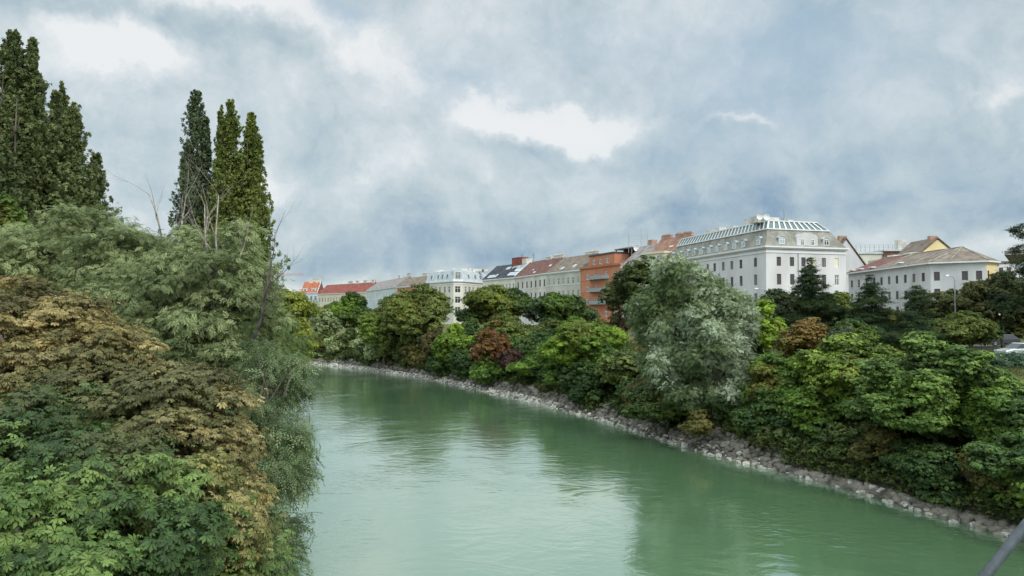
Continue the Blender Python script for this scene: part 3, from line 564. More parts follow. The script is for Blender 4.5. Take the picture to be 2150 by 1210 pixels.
for i, (px, top, bot, hf, Y, lb) in enumerate(((985, 668, 745, 42, 128, 'low dark bushy tree before the cream corner building'), (1150, 690, 760, 40, 118, 'low dark bushy tree behind the short pale wall'), (1080, 672, 745, 50, 132, 'dense dark tree behind the yellow green tree with orange flecks'), (1250, 668, 740, 45, 112, 'dark tree between the fresh green tree and the orange house'), (1390, 640, 730, 55, 95, 'dark tree hidden behind the silvery poplar'))):
    ptree('bushy_tree', lb, 'tree', px, top, bot, hf, Y, 'bush', GD, 600 + i, n=6)
for i, (px, top, bot, hf, Y, lb) in enumerate(((2065, 640, 742, 45, 104, 'shadowy evergreen behind the black car'), (2135, 650, 742, 50, 102, 'shadowy evergreen behind the pale silver car'), (1700, 650, 745, 60, 104, 'dense dark evergreen under the pointed pine'), (1880, 650, 745, 60, 100, 'dense dark evergreen between the ragged pine and the broad pine'))):
    ptree('evergreen_tree', lb, 'tree', px, top, bot, hf, Y, 'bush', GD, 620 + i, n=7)
# park
def pine(label, px, topy, boty, half, Y, seed, n=9):
    x = pxr(px, Y); zt = at(px, topy, Y)[2]; zb = at(px, boty, Y)[2]; r_ = random.Random(seed); R = half / FP * Y; L = []
    for i in range(n):
        t = i / (n - 1); z = zb + (zt - zb) * t; w = R * (1 - t) ** .7 + R * .12
        for j in range(3 if t < .9 else 1):
            a = r_.uniform(0, 6.28); q = r_.uniform(.25, .6) * w; L.append((x + math.cos(a) * q, Y + math.sin(a) * q, z + r_.uniform(-.3, .3), w * .55, w * .55, max(.35, (zt - zb) / n * .62)))
    return make_tree('pine_tree', label, 'tree', (x, Y, gz(x, Y)), L, 'pine', PN, Y, seed, 'dark park pines', r0=.25, rc=.6, kmul=1.1)
pine('dark pine with a pointed top before the white corner building', 1705, 556, 690, 62, 100, 71)
pine('broad dark pine in front of the long low building', 1832, 590, 720, 60, 96, 72)
pine('ragged dark pine beside the street lamp', 1925, 606, 715, 48, 92, 73)
pine('low spreading pine with brighter green tips behind the near maples', 1915, 660, 730, 62, 84, 79, 5)
ptree('park_tree', 'dull green round tree between the white building and the lime treetop', 'tree', 1640, 608, 700, 55, 108, 'bush', [(.03, .045, .02), (.048, .065, .028), (.07, .09, .035)], 74, 'park trees', n=8)
ptree('park_tree', 'dark green tree between the two largest pines', 'tree', 1765, 612, 700, 48, 112, 'bush', GD, 75, 'park trees', n=8)
ptree('park_tree', 'olive rounded tree under the street lamp', 'tree', 1998, 610, 690, 62, 96, 'bush', [(.045, .055, .018), (.07, .08, .025), (.10, .11, .035)], 76, 'park trees', n=9)
ptree('park_tree', 'tall olive brown tree at the park edge below the overhanging roof', 'tree', 2105, 572, 700, 75, 88, 'bush', [(.04, .048, .018), (.07, .075, .025), (.11, .11, .035)], 77, 'park trees', n=11, kmul=1.1)
ptree('park_tree', 'dark thick evergreen above the low hedge', 'tree', 2010, 655, 738, 85, 86, 'bush', GD, 78, 'park trees', n=9)
ptree('park_tree', 'dark evergreen between the pines and the near light green maple', 'tree', 1800, 670, 740, 60, 88, 'bush', GD, 80, 'park trees', n=7)
ptree('park_tree', 'greyish shrub like tree behind the light green maple', 'tree', 1770, 690, 745, 30, 78, 'bush', [(.05, .06, .04), (.07, .085, .05), (.1, .11, .07)], 81, 'park trees', n=5)
L = [lp(2150, 490, 70, 22, 14), lp(2165, 530, 70, 40, 14), lp(2150, 590, 70, 42, 22), lp(2175, 560, 70, 50, 18), lp(2140, 640, 70, 50, 20), lp(2190, 600, 70, 60, 30)]
make_tree('pine_tree', 'tall pine cut by the photo edge above the park', 'tree', (pxr(2180, 70), 70, gz(pxr(2180, 70), 70)), L, 'pine', PN, 70, 82, 'dark park pines', rc=.6)
# hedge: clipped juniper
L = [lp(2080 + i * 28, 768, 66 - i * .3, 30, 20, 1.6) for i in range(7)]
make_tree('hedge', 'low blue green juniper hedge in front of the parked car', 'shrub', (pxr(2160, 66), 66, gz(pxr(2160, 66), 66)), L, 'bush', [(.03, .06, .035), (.05, .085, .05), (.07, .11, .06)], 66, 83, r0=.04, rc=.5, kmul=1.3)
# ---------- riverside shrubs
def seg_pt(y, s):
    i = np.argmin(abs(RD[:, 1] - y)); d = RD[i + 1] - RD[i - 1]; d /= np.hypot(*d); n = np.array([d[1], -d[0]]); return RD[i] + n * s + d * random.uniform(-.8, .8)
k = 0; random.seed(9)
SH = [G1, GD, [(.04, .06, .018), (.07, .095, .025), (.10, .13, .035)], [(.045, .05, .015), (.075, .075, .02), (.11, .10, .03)], WI]
SN = ['green', 'dark green', 'olive', 'yellow brown', 'grey green']
for y in list(np.arange(22, 60, 2.3)) + list(np.arange(61, 100, 4.6)) + list(np.arange(101, 160, 6)):
    for s in ((1.6 if (y < 47 or 62 < y < 75 or 95 < y < 115) else 3.1), 5.2, 8.6):
        if s > 8 and (41 < y < 48 or y > 120): continue
        p = seg_pt(y + random.uniform(-1, 1), s + random.uniform(-.6, 1.2)); g0 = gz(*p); r = random.uniform(1.5, 2.3) * (1 + y / 260) * (.9 if s < 4 else 1); pi = random.choice([0, 1, 1, 1, 0, 2, 3] if y < 120 else [2, 2, 3, 4])
        lobes = rnd_lobes((p[0], p[1], g0 + r * .6), r, r, r * random.uniform(.75, 1.1), 300 + k, 6)
        make_tree('shrub', '%s shrub in the thicket above the stone bank' % SN[pi], 'shrub', (p[0], p[1], g0), lobes, 'maple' if y < 60 else 'bush', SH[pi], y, 300 + k, 'riverside shrubs, %s' % SN[pi], r0=.04, extra=6)
        k += 1
# left bank screen of greenery behind the willows (far end) keeps the horizon closed
for i, (px, top, half, Y) in enumerate(((470, 640, 70, 88), (380, 650, 70, 80), (200, 560, 110, 75), (60, 520, 110, 74), (520, 660, 50, 104))):
    ptree('bank_tree', ['green bank tree glimpsed through the broad willow', 'dark tree hidden behind the broad willow', 'green tree between poplar cluster and rounded willow', 'dark tree low in the poplar cluster', 'green tree behind the dark bare branch'][i], 'tree', px, top, 790, half, Y, 'bush', G1, 500 + i)
# ---------- undergrowth: creeping stems and seedlings nobody could count
n = 100000; yv = 20 + 145 * rng.random(n) ** 1.1; sv = rng.uniform(.5, 10.5, n); dd_ = np.gradient(RD, axis=0); dd_ /= np.hypot(dd_[:, 0], dd_[:, 1])[:, None]; nD = np.stack([dd_[:, 1], -dd_[:, 0]], 1)
ii = np.searchsorted(RD[:, 1], yv); ii = np.clip(ii, 0, len(RD) - 1); P2 = RD[ii] + nD[ii] * sv[:, None]; P3 = np.stack([P2[:, 0], P2[:, 1], ground(P2[:, 0], P2[:, 1])], 1)
wv_ = wav(P3, .55, 4) + .5 * wav(P3, 1.7, 2); ok = (wv_ > -.3 + .9 * np.clip((np.where(yv < 48, .45, np.where((yv > 60) & (yv < 76), 1.5, 2.5)) - sv) / 1.2, 0, 1.2)); P3 = P3[ok]; yv = yv[ok]; wv_ = wv_[ok]
P3[:, 2] += np.where(yv < 50, .32, .15) + rng.random(len(P3)) * (.25 + .8 * np.clip(wv_ + .3, 0, 1)); nn = rng.normal(size=P3.shape) * .5; nn[:, 2] += .9
V, Qd = place('sprig', P3, nn, rng.normal(size=P3.shape), (.16 + yv * .0022) * rng.uniform(.7, 1.5, len(P3)))
col = ramp([(.030, .048, .014), (.055, .085, .022), (.10, .13, .035), (.13, .12, .045)], .45 + .4 * wav(P3, .3, 2) + .2 * rng.normal(size=len(P3))) * rng.uniform(.8, 1.25, (len(P3), 1))
tag(link('undergrowth', fast_mesh('undergrowth', V, Qd, M['leaf'], np.repeat(col, len(T['sprig']), axis=0))), 'tangled undergrowth creeping down the stone bank', 'undergrowth', None, 'stuff')
# ---------- stones
def rock_mesh(seed):
    r_ = random.Random(seed); import bmesh
    bm = bmesh.new(); bmesh.ops.create_icosphere(bm, subdivisions=2, radius=1)
    o = Vector((r_.uniform(0, 50), 0, 0))
    for v in bm.verts:
        n_ = noise.noise(v.co * .9 + o) * .55 + noise.noise(v.co * 2.3 + o) * .2; v.co *= (1 + n_); v.co.z *= .62
        pass
    for q_ in range(7):
        pn = Vector((r_.gauss(0, 1), r_.gauss(0, 1), r_.gauss(0, .7))).normalized(); dd_ = r_.uniform(.42, .72)
        for v in bm.verts:
            e_ = v.co.dot(pn) - dd_
            if e_ > 0: v.co -= pn * e_
    me = bpy.data.meshes.new('stone'); bm.to_mesh(me); bm.free(); return me
rocks = [rock_mesh(i) for i in range(8)]
M['stone_pale'] = noisy('stone_pale', (.22, .205, .175), (.48, .455, .40), 1.2, .9, 6, .3)
M['stone'] = noisy('stone_bank', (.055, .050, .040), (.21, .19, .155), .9, .9, 6, .4, bscale=4)
for r in rocks: r.materials.append(M['stone_pale'])
nb = 0; taken = []
for i in range(4000):
    if nb >= 230: break
    y = 28 + (random.random() ** 1.1) * 66; s = random.uniform(-.25, .75); p = seg_pt(y, s)
    r = random.uniform(.12, .36)
    if y < 48 and random.random() < .75: continue
    if any((p[0] - q[0]) ** 2 + (p[1] - q[1]) ** 2 < (r * .8 + q[2] * .8) ** 2 for q in taken): continue
    taken.append((p[0], p[1], r)); o = link('stone', rocks[nb % 8])
    o.location = (p[0], p[1], max(.02, gz(*p) + r * .15)); o.scale = (r * random.uniform(.8, 1.3),) * 2 + (r,); o.rotation_euler = (random.uniform(-.3, .3), random.uniform(-.3, .3), random.uniform(0, 6))
    tag(o, 'pale rounded stone at the waterline of the rip-rap bank', 'stone', 'pale stones along the waterline'); nb += 1
RV = [np.array([v.co[:] for v in r.vertices]) for r in rocks]; RT = [np.array([p.vertices[:] for p in r.polygons]) for r in rocks]
def rubble(n, ys_, ss_, r_lo, r_hi, lift, name, material, label):
    ii = np.abs(RD[:, 1][None] - ys_[:, None]).argmin(1); d = np.gradient(RD, axis=0); d /= np.hypot(d[:, 0], d[:, 1])[:, None]; nr = np.stack([d[:, 1], -d[:, 0]], 1)
    if 'riprap' in name: ss_ = np.where((ys_ < 48) & (ss_ > .7), ss_ * .28, ss_)
    P = RD[ii] + nr[ii] * ss_[:, None] + d[ii] * rng.uniform(-.3, .3, n)[:, None]; r = rng.uniform(r_lo, r_hi, n); z = ground(P[:, 0], P[:, 1]) + r * lift; a = rng.uniform(0, 6.28, n); c, s = np.cos(a), np.sin(a)
    Vs, Fs, n0 = [], [], 0
    for k_ in range(8):
        m = np.arange(n) % 8 == k_; v = RV[k_]; X = (v[None, :, 0] * c[m][:, None] - v[None, :, 1] * s[m][:, None]) * r[m][:, None] + P[m][:, 0:1]; Y_ = (v[None, :, 0] * s[m][:, None] + v[None, :, 1] * c[m][:, None]) * r[m][:, None] + P[m][:, 1:2]; Z_ = v[None, :, 2] * r[m][:, None] + z[m][:, None]
        Vs.append(np.stack([X, Y_, Z_], 2).reshape(-1, 3)); k2 = int(m.sum()); Fs.append((RT[k_][None] + (np.arange(k2) * len(v))[:, None, None]).reshape(-1, 3) + n0); n0 += k2 * len(v)
    tag(link(name, fast_mesh(name, np.concatenate(Vs), np.concatenate(Fs), M[material])), label, 'stones', None, 'stuff')
n = 8000; rubble(n, 22 + rng.random(n) ** 1.15 * 150, rng.uniform(-.35, 1, n) ** 1 * 2.7, .07, .40, .12, 'riprap', 'stone', 'grey rubble stones covering the lower bank')
n = 3500; rubble(n, rng.uniform(80, 165, n), rng.uniform(-.4, .8, n), .10, .3, .3, 'shore_rubble', 'stone_pale', 'pale rubble along the far waterline')
# ---------- grass
n = 60000; yv = rng.uniform(24, 110, n) ; sv = rng.uniform(3.5, 40, n); ii = np.abs(RS[:, 1][None] - yv[:, None]).argmin(1)
dR = np.gradient(RS, axis=0); dR /= np.hypot(dR[:, 0], dR[:, 1])[:, None]; nR = np.stack([dR[:, 1], -dR[:, 0]], 1)
ok = ~((sv > 11) & (sv < 16.9)); P2 = RS[ii] + nR[ii] * sv[:, None] + dR[ii] * rng.uniform(-1.5, 1.5, n)[:, None]; P2 = P2[ok]
P3 = np.stack([P2[:, 0], P2[:, 1], ground(P2[:, 0], P2[:, 1])], 1); nn = rng.normal(size=P3.shape) * .3; nn[:, 2] += 1
V, Qd = place('tuft', P3, nn, rng.normal(size=P3.shape), rng.uniform(.15, .4, len(P3)))
col = ramp([(.05, .075, .02), (.09, .11, .03), (.16, .14, .06)], .5 + .4 * wav(P3, .3, 2) + .2 * rng.normal(size=len(P3)))
tag(link('grass', fast_mesh('grass', V, Qd, M['leaf'], np.repeat(col, len(T['tuft']), axis=0))), 'rough grass on the bank and lawn', 'grass', None, 'stuff')
# ================================================================== buildings
def wall_face(mb, O, ux, length, z0, z1, ops, dep=.28):
    """vertical wall with window openings and reveals; ux horizontal unit, outward normal = (ux.y,-ux.x)"""
    n = (ux[1], -ux[0])
    def P(x, z, d=0): return (O[0] + ux[0] * x - n[0] * d, O[1] + ux[1] * x - n[1] * d, z)
    X = sorted({0, length} | {v for o in ops for v in o[:2]}); Z = sorted({z0, z1} | {v for o in ops for v in o[2:4]})
    for j in range(len(Z) - 1):
        run = None
        for i in range(len(X) - 1):
            cx_, cz_ = (X[i] + X[i + 1]) / 2, (Z[j] + Z[j + 1]) / 2
            hole = any(o[0] < cx_ < o[1] and o[2] < cz_ < o[3] for o in ops)
            if hole:
                if run is not None: mb.quad(P(run, Z[j]), P(X[i], Z[j]), P(X[i], Z[j + 1]), P(run, Z[j + 1])); run = None
            elif run is None: run = X[i]
        if run is not None: mb.quad(P(run, Z[j]), P(X[-1], Z[j]), P(X[-1], Z[j + 1]), P(run, Z[j + 1]))
    for a, b, c, d in [o[:4] for o in ops]:
        mb.quad(P(a, c), P(a, d), P(a, d, dep), P(a, c, dep)); mb.quad(P(b, c), P(b, c, dep), P(b, d, dep), P(b, d))
        mb.quad(P(a, d), P(b, d), P(b, d, dep), P(a, d, dep)); mb.quad(P(a, c), P(a, c, dep), P(b, c, dep), P(b, c))
_win = {}
def window(parent, O, ux, x, z, w, h, style='white', glass='glass', dep=.16, name='window'):
    key = (round(w, 2), round(h, 2), style, glass)
    if key not in _win:
        f = MB(); t = .11; d0, d1 = -.04, .06
        f.box(0, w, d0, d1, 0, t); f.box(0, w, d0, d1, h - t, h); f.box(0, t, d0, d1, t, h - t); f.box(w - t, w, d0, d1, t, h - t)
        f.box(w / 2 - .05, w / 2 + .05, d0, d1, t, h - t)
        f.box(t, w / 2 - .05, d0, d1, h * .66, h * .66 + .09); f.box(w / 2 + .05, w - t, d0, d1, h * .66, h * .66 + .09)
        p = MB(); p.box(t * .5, w - t * .5, .0, .03, t * .5, h - t * .5)
        _win[key] = (f.mesh('window_frame', M['frame_' + style]), p.mesh('pane', M[glass]))
    n = (ux[1], -ux[0]); a = math.atan2(ux[1], ux[0])
    o = link(name, _win[key][0], parent, (O[0] + ux[0] * x - n[0] * dep, O[1] + ux[1] * x - n[1] * dep, z), (0, 0, a))
    link('pane', _win[key][1], o); return o
class Face:
    """a facade between two plan points (world), local to the building's origin"""
    def __init__(s, A, B, org):
        s.A = np.array(A, float); s.B = np.array(B, float); d = s.B - s.A; s.L = float(np.hypot(*d)); s.u = d / s.L; s.O = s.A - np.array(org[:2]); s.n = np.array([s.u[1], -s.u[0]])
    def xpx(s, px):
        k = (px - CX) / FP / math.cos(PIT) * math.cos(PIT)   # x = k*y
        return float((k * s.A[1] - s.A[0]) / (s.u[0] - k * s.u[1]))
    def dist(s, x): return float(s.A[1] + s.u[1] * x)
def facade(parent, wmb, face, z0, z1, cols, rows, w, style='white', glasses=('glass', 'glass', 'glass_pale'), skip=(), seed=0, styles=None):
    """cols = photo columns of window centres; rows = (top below eave, height)"""
    r_ = random.Random(seed); ops = []
    xs_ = [face.xpx(c) for c in cols]
    for ci, x in enumerate(xs_):
        for ri, (t, h) in enumerate(rows):
            if (ci, ri) in skip or x - w / 2 < .2 or x + w / 2 > face.L - .2: continue
            ops.append((x - w / 2, x + w / 2, z1 - t - h, z1 - t, ci, ri))
    wall_face(wmb, face.O, face.u, face.L, z0, z1, ops)
    for o in ops:
        st, gl = style, r_.choice(glasses)
        if styles and (o[4], o[5]) in styles: st, gl = styles[(o[4], o[5])]
        window(parent, face.O, face.u, o[0], o[2], w, o[3] - o[2], st, gl)
    return ops
def sill_band(mb, face, z, h, d, x0=-.0, x1=None, m=0):
    x1 = face.L if x1 is None else x1
    p = [face.O + face.u * x0, face.O + face.u * x1]; q = [p[0] + face.n * d, p[1] + face.n * d]
    lo = [(*q[0], z), (*q[1], z), (*p[1], z), (*p[0], z)]; mb.hexa(lo, [(a, b, z + h) for a, b, _ in lo], m)
def box_on(mb, face, x0, x1, y0, y1, z0, z1, m=0):
    """box in facade frame; y = distance behind the facade"""
    c = [face.O + face.u * x - face.n * y for x, y in ((x0, y0), (x1, y0), (x1, y1), (x0, y1))]
    mb.hexa([(*q, z0) for q in c], [(*q, z1) for q in c], m)
def gable_house(name, label, pL, pR, ze, D, rh, wall, roof, cols, rows, w=1.1, style='white', party=(0, 0), sky=(), chim=(), cat='building', zbase=3.0, cornice='trim', seed=1, ridge_t=.5, ridge_in=(0, 0), glasses=('glass', 'glass', 'glass_pale'), group=None, chim_m='chimney', hgt=1.4):
    A = np.array([pxr(pL[0], pL[1]), pL[1]]); B = np.array([pxr(pR[0], pR[1]), pR[1]]); d = (B - A) / np.hypot(*(B - A)); A = A + d * .03; B = B - d * .03
    t = thing(name, label, cat, (A[0], A[1], zbase), 0, group); F = Face(A, B, A); z1 = CAMZ + ze - zbase
    wm_ = MB(); facade(t, wm_, F, 0, z1, cols, rows, w, style, glasses, seed=seed)
    bk = -F.n * D; a, b = F.O, F.O + F.u * F.L; c, e = b + bk, a + bk
    wm_.quad((*b, 0), (*c, 0), (*c, z1), (*b, z1)); wm_.quad((*c, 0), (*e, 0), (*e, z1), (*c, z1)); wm_.quad((*e, 0), (*a, 0), (*a, z1), (*e, z1))
    wm_.build('wall', M[wall], t)
    co = MB(); sill_band(co, F, z1 - .75, .3, .22); sill_band(co, F, z1 - .45, .42, .5)
    for (tt, h_) in rows[:3]: sill_band(co, F, z1 - tt - h_ - .35, .14, .1)
    co.build('cornice', M[cornice], t)
    r = MB(); ov = .55; rt = ridge_t
    def S(x, q, up=0):   # q 0 eave .. 1 ridge .. on front slope
        y = -ov + q * (D * rt + ov); p = F.O + F.u * x - F.n * y; return (p[0], p[1], z1 + .02 + q * rh + up)
    ri0, ri1 = ridge_in
    e0, e1, r0_, r1_ = S(0, 0), S(F.L, 0), S(ri0, 1), S(F.L - ri1, 1)
    pb = [F.O + F.u * x - F.n * (D + ov) for x in (0, F.L)]; b0, b1 = (*pb[0], z1 + .02), (*pb[1], z1 + .02)
    th = lambda p: (p[0], p[1], p[2] - .02) ; 
    r.quad(e0, e1, r1_, r0_); r.quad(b1, b0, r0_, r1_); r.quad(e0, r0_, b0); r.quad(e1, b1, r1_); r.quad(e1, e0, b0, b1)
    ro = r.build('roof', M[roof], t)
    for k_ in (0, 1):
        if party[k_]:
            g = MB(); x0, x1 = (0.0, .4) if k_ == 0 else (F.L - .4, F.L); up = .35
            lo = [S(x0, 0, -.6), S(x0, 1, up), (*(F.O + F.u * x0 - F.n * (D + .3)), z1 - .6)]; hi = [S(x1, 0, -.6), S(x1, 1, up), (*(F.O + F.u * x1 - F.n * (D + .3)), z1 - .6)]
            lo.insert(1, S(x0, .04, up)); hi.insert(1, S(x1, .04, up)); g.hexa(lo, hi); g.build('gable_wall', M[party[k_]], t)
    for s_ in sky:
        px0, px1, q0, q1, kind = s_; x0, x1 = F.xpx(px0), F.xpx(px1); g = MB()
        lo = [S(x0, q0, .03), S(x1, q0, .03), S(x1, q1, .03), S(x0, q1, .03)]; g.hexa(lo, [(p[0], p[1], p[2] + .16) for p in lo])
        sk = g.build('skylight', M['trim' if kind != 'hatch' else 'chimney'], ro)
        if kind != 'hatch':
            g = MB(); i_ = .14 * (x1 - x0); j_ = .14 * (q1 - q0); nb_ = kind if isinstance(kind, int) else 1
            for b_ in range(nb_):
                xa = x0 + i_ * .5 + (x1 - x0 - i_) * b_ / nb_ + .05; xb = x0 + i_ * .5 + (x1 - x0 - i_) * (b_ + 1) / nb_ - .05
                g.quad(S(xa, q0 + j_, .215), S(xb, q0 + j_, .215), S(xb, q1 - j_, .215), S(xa, q1 - j_, .215))
            g.build('pane', M['glass_blue'], sk)
    for (px, wd) in chim:
        x = F.xpx(px); x = min(max(x, wd / 2), F.L - wd / 2); g = MB(); y = D * rt + random.uniform(-.4, .6)
        box_on(g, F, x - wd / 2, x + wd / 2, y - .45, y + .45, z1 + rh - .9, z1 + rh + hgt); box_on(g, F, x - wd / 2 - .1, x + wd / 2 + .1, y - .55, y + .55, z1 + rh + hgt, z1 + rh + hgt + .18)
        for q in range(int(wd / .7)):
            box_on(g, F, x - wd / 2 + .15 + q * .7, x - wd / 2 + .45 + q * .7, y - .15, y + .15, z1 + rh + hgt + .18, z1 + rh + hgt + .6)
        g.build('chimney', M[chim_m], ro)
    return t, F, ro, S, z1
def inset(poly, ds):
    n = len(poly); L = []
    for i in range(n):
        a, b = poly[i], poly[(i + 1) % n]; u = (b - a) / np.hypot(*(b - a)); nr = np.array([u[1], -u[0]]); L.append((a - nr * ds[i], u))
    out = []
    for i in range(n):
        (p, u), (q, v) = L[i - 1], L[i]; den = u[0] * v[1] - u[1] * v[0]; w_ = q - p
        out.append(p + u * ((w_[0] * v[1] - w_[1] * v[0]) / den))
    return out
def lin(a, b, n): return list(np.linspace(a, b, n))
R3 = [(2.0, 2.3), (6.6, 2.3), (11.2, 2.3)]
# --- far row, from the bend of the river towards the white corner building
gable_house('house', 'far house with a grey roof glimpsed above the river bend', (552, 640), (636, 640), 16.5, 14, 5, 'pale_wall', 'roof_brown', lin(560, 628, 9), R3, 1.6, chim=[(570, 3), (596, 3), (612, 4), (626, 3)])
t, F, ro, S, z1 = gable_house('house', 'slim pale blue house with bright orange roof and white dormers', (631, 533), (667, 531), 16.5, 12, 8.2, 'blue_wall', 'roof_orange', lin(636, 662, 4), [(2.5, 3), (8, 3), (13, 3)], 1.7, party=(0, 'white_wall'), chim=[(646, 3), (652, 2.5), (658, 2), (664, 4)], hgt=2)
for px in (636, 654):
    x = F.xpx(px); g = MB(); box_on(g, F, x - .3, x + 3.0, .6, 4.5, z1 + .4, z1 + 3.0); box_on(g, F, x - .6, x + 3.3, .3, 4.6, z1 + 3.0, z1 + 3.3)
    dm = g.build('dormer', M['trim'], ro); window(dm, F.O - F.n * .55, F.u, x + .3, z1 + .9, 2.0, 1.7, 'white', 'glass', 0)
gable_house('house', 'cream yellow house with long dark red roof behind the dark street tree', (667, 512), (769, 466), 15, 14, 6.4, 'cream_wall', 'roof_red', lin(671, 765, 17), [(2.8, 3.0), (8.5, 3.0), (14, 3)], 1.5, chim=[(716, 5), (732, 3), (747, 4), (765, 3), (778, 3)])
gable_house('house', 'pale blue green house with grey brown roof next to the cream yellow house', (769, 463), (833, 391), 15.5, 14, 5.6, 'mint_wall', 'roof_grey', lin(772, 830, 10), [(2.6, 3.0), (8, 3)], 1.4, chim=[(812, 4), (832, 4), (851, 4)])
gable_house('house', 'low orange red house between the blue green house and the cream corner building', (833, 389), (895, 362), 15.2, 14, 5.0, 'orange_wall', 'roof_brown', lin(838, 890, 9), [(2.6, 2.6), (7.5, 2.6)], 1.3, chim=[(867, 5), (885, 5)])
def mansard_house(name, label, corners, back, ze, zbase, wall, levels, facs, lowm='mansard', top='zinc', band=(.9, .7), group=None):
    """corners: front plan points (px, dist) left to right; back: two more world points"""
    P = [np.array([pxr(a, b), b]) for a, b in corners] + [np.array(b, float) for b in back]; org = P[0]
    t = thing(name, label, 'building', (org[0], org[1], zbase), 0, group); z1 = CAMZ + ze - zbase; nf = len(P); wmb = MB(); faces = []
    for i in range(nf):
        F = Face(P[i], P[(i + 1) % nf], org); faces.append(F)
        if i in facs: facade(t, wmb, F, 0, z1, seed=i + 3, **facs[i])
        else: wall_face(wmb, F.O, F.u, F.L, 0, z1, [])
    wmb.build('wall', M[wall], t)
    Pl = [p - org for p in P]; co = MB()
    for (zz, hh, dd) in ((z1 - 1.45, .35, .14), (z1 - .55, .25, .35), (z1 - .3, .35, .6)):
        o2 = inset(Pl, [-dd] * nf); i2 = inset(Pl, [.3] * nf)
        for i in range(len(corners) if len(corners) < nf else nf):
            j = (i + 1) % nf; lo = [(*o2[i], zz), (*o2[j], zz), (*i2[j], zz), (*i2[i], zz)]; co.hexa(lo, [(a, b, zz + hh) for a, b, _ in lo])
    co.build('cornice', M['trim'], t)
    cur = inset(Pl, [-.15] * nf); z = z1 + .06; roofs = []
    for (ds, h, m_) in levels:
        nxt = inset(cur, ds); r = MB()
        r.hexa([(*p, z) for p in cur], [(*p, z + h) for p in nxt]); roofs.append((r.build('roof' if m_ != 'glass_roof' else 'glass_gallery', M[m_], t), cur, nxt, z, z + h)); cur, z = nxt, z + h
    return t, faces, roofs, z1, P
# --- cream corner building with a zinc mansard
rw = [(2.4, 2.9), (7.1, 2.9), (11.8, 2.9)]
t, fc, rf, z1, P = mansard_house('corner_building', 'cream corner building with light grey zinc mansard and round dormer', [(894, 355), (952, 333), (971, 334.5), (1012, 352)], [(pxr(1012, 352) + 3, 372), (pxr(894, 355) + 6, 374)], 15.7, 3, 'pale_wall',
    [([1.4, 1.4, 1.4, 1.4, 1.4, 1.4], 4.9, 'zinc'), ([3] * 6, .5, 'zinc')], {0: dict(cols=[900, 910, 923, 933.5, 943], rows=rw, w=1.7), 1: dict(cols=[961], rows=rw, w=2.6), 2: dict(cols=[978, 986, 994, 1003], rows=rw, w=2.0)})
F = fc[1]; g = MB(); W_ = F.L * .98; pr = []
for k_ in range(9): a = math.pi * k_ / 8; pr.append((W_ / 2 - math.cos(math.pi - a) * -W_ / 2, 4.0 + math.sin(a) * 1.9))
pr = [(0.05, 0)] + [(W_ / 2 - math.cos(a) * W_ / 2, 3.8 + math.sin(a) * 2.0) for a in np.linspace(0, math.pi, 9)] + [(W_ - .0, 0)]
lo = [(*(F.O + F.u * x - F.n * .1), z1 + .08 + zz) for x, zz in pr]; hi = [(*(F.O + F.u * x - F.n * 4), z1 + .08 + zz) for x, zz in pr]; g.hexa(lo, hi)
dm = g.build('dormer', M['zinc'], rf[0][0]); window(dm, F.O + F.n * .0, F.u, W_ / 2 - 1.3, z1 + .9, 2.6, 3.2, 'white', 'glass_pale', -.02)
for fi, pxs in ((0, (905, 919, 928, 938)), (2, (985, 999, 1010))):
    F = fc[fi]; r_o, c0, c1, za, zb = rf[0]
    for px in pxs:
        x = F.xpx(px); x = min(max(x, 1.2), F.L - 1.2)
        def SS(xx, q, up): 
            p = F.O + F.u * xx - F.n * (-.15 + 1.4 * q); n3 = np.array([F.n[0], F.n[1], .28]); n3 /= np.linalg.norm(n3); v = np.array([p[0], p[1], za + 4.9 * q]) + n3 * up; return tuple(v)
        g = MB(); lo = [SS(x - .9, .28, .02), SS(x + .9, .28, .02), SS(x + .9, .68, .02), SS(x - .9, .68, .02)]; hi = [SS(x - .9, .28, .2), SS(x + .9, .28, .2), SS(x + .9, .68, .2), SS(x - .9, .68, .2)]; g.hexa(lo, hi)
        sk = g.build('skylight', M['trim'], r_o); g = MB()
        for a, b in ((-.78, -.06), (.06, .78)):
            for c, d in ((.31, .47), (.49, .65)): g.quad(SS(x + a, c, .23), SS(x + b, c, .23), SS(x + b, d, .23), SS(x + a, d, .23))
        g.build('pane', M['glass'], sk)
g = MB(); F = fc[1]
for (px, w_, h_) in ((925, 4, .5), (968, 9, 1.3), (1003, 5, 1.0), (1018, 3, .8)):
    q = np.array([pxr(px, 345), 345 + 6]) - P[0]; g.box(q[0] - w_ / 2, q[0] + w_ / 2, q[1], q[1] + 3, z1 + 5.2, z1 + 5.6 + h_)
g.build('chimney', M['chimney'], rf[0][0])
# --- dark slate, maroon, brown roofs
t, F, ro, S, z1 = gable_house('house', 'cream house with black slate roof full of skylights', (1013, 337), (1082, 312), 16.3, 15, 6.6, 'pale_wall', 'slate', lin(1019, 1078, 9), [(2.6, 2.6), (7.4, 2.6), (12, 2.6)], 1.3, party=(0, 'white_wall'),
    sky=[(1022, 1034, .1, .26, 3), (1036, 1039, .1, .3, 1), (1062, 1082 - 1, .14, .34, 4), (1043, 1051, .62, .78, 2), (1055, 1058, .66, .82, 1), (1060, 1068, .7, .84, 2), (1068, 1081, .42, .86, 4)], hgt=1.0)
g = MB(); box_on(g, F, F.xpx(1050), F.xpx(1070), 6, 9.5, z1 + 5.5, z1 + 9.2); g.build('roof_cabin', M['roof_red'], ro)
g = MB(); box_on(g, F, F.xpx(1071), F.xpx(1080), 6, 9, z1 + 5.5, z1 + 8.2); g.build('chimney', M['chimney'], ro)
ch = thing('antenna', 'thin roof antennas above the black slate roof', 'antenna', (0, 0, 0)); g = MB()
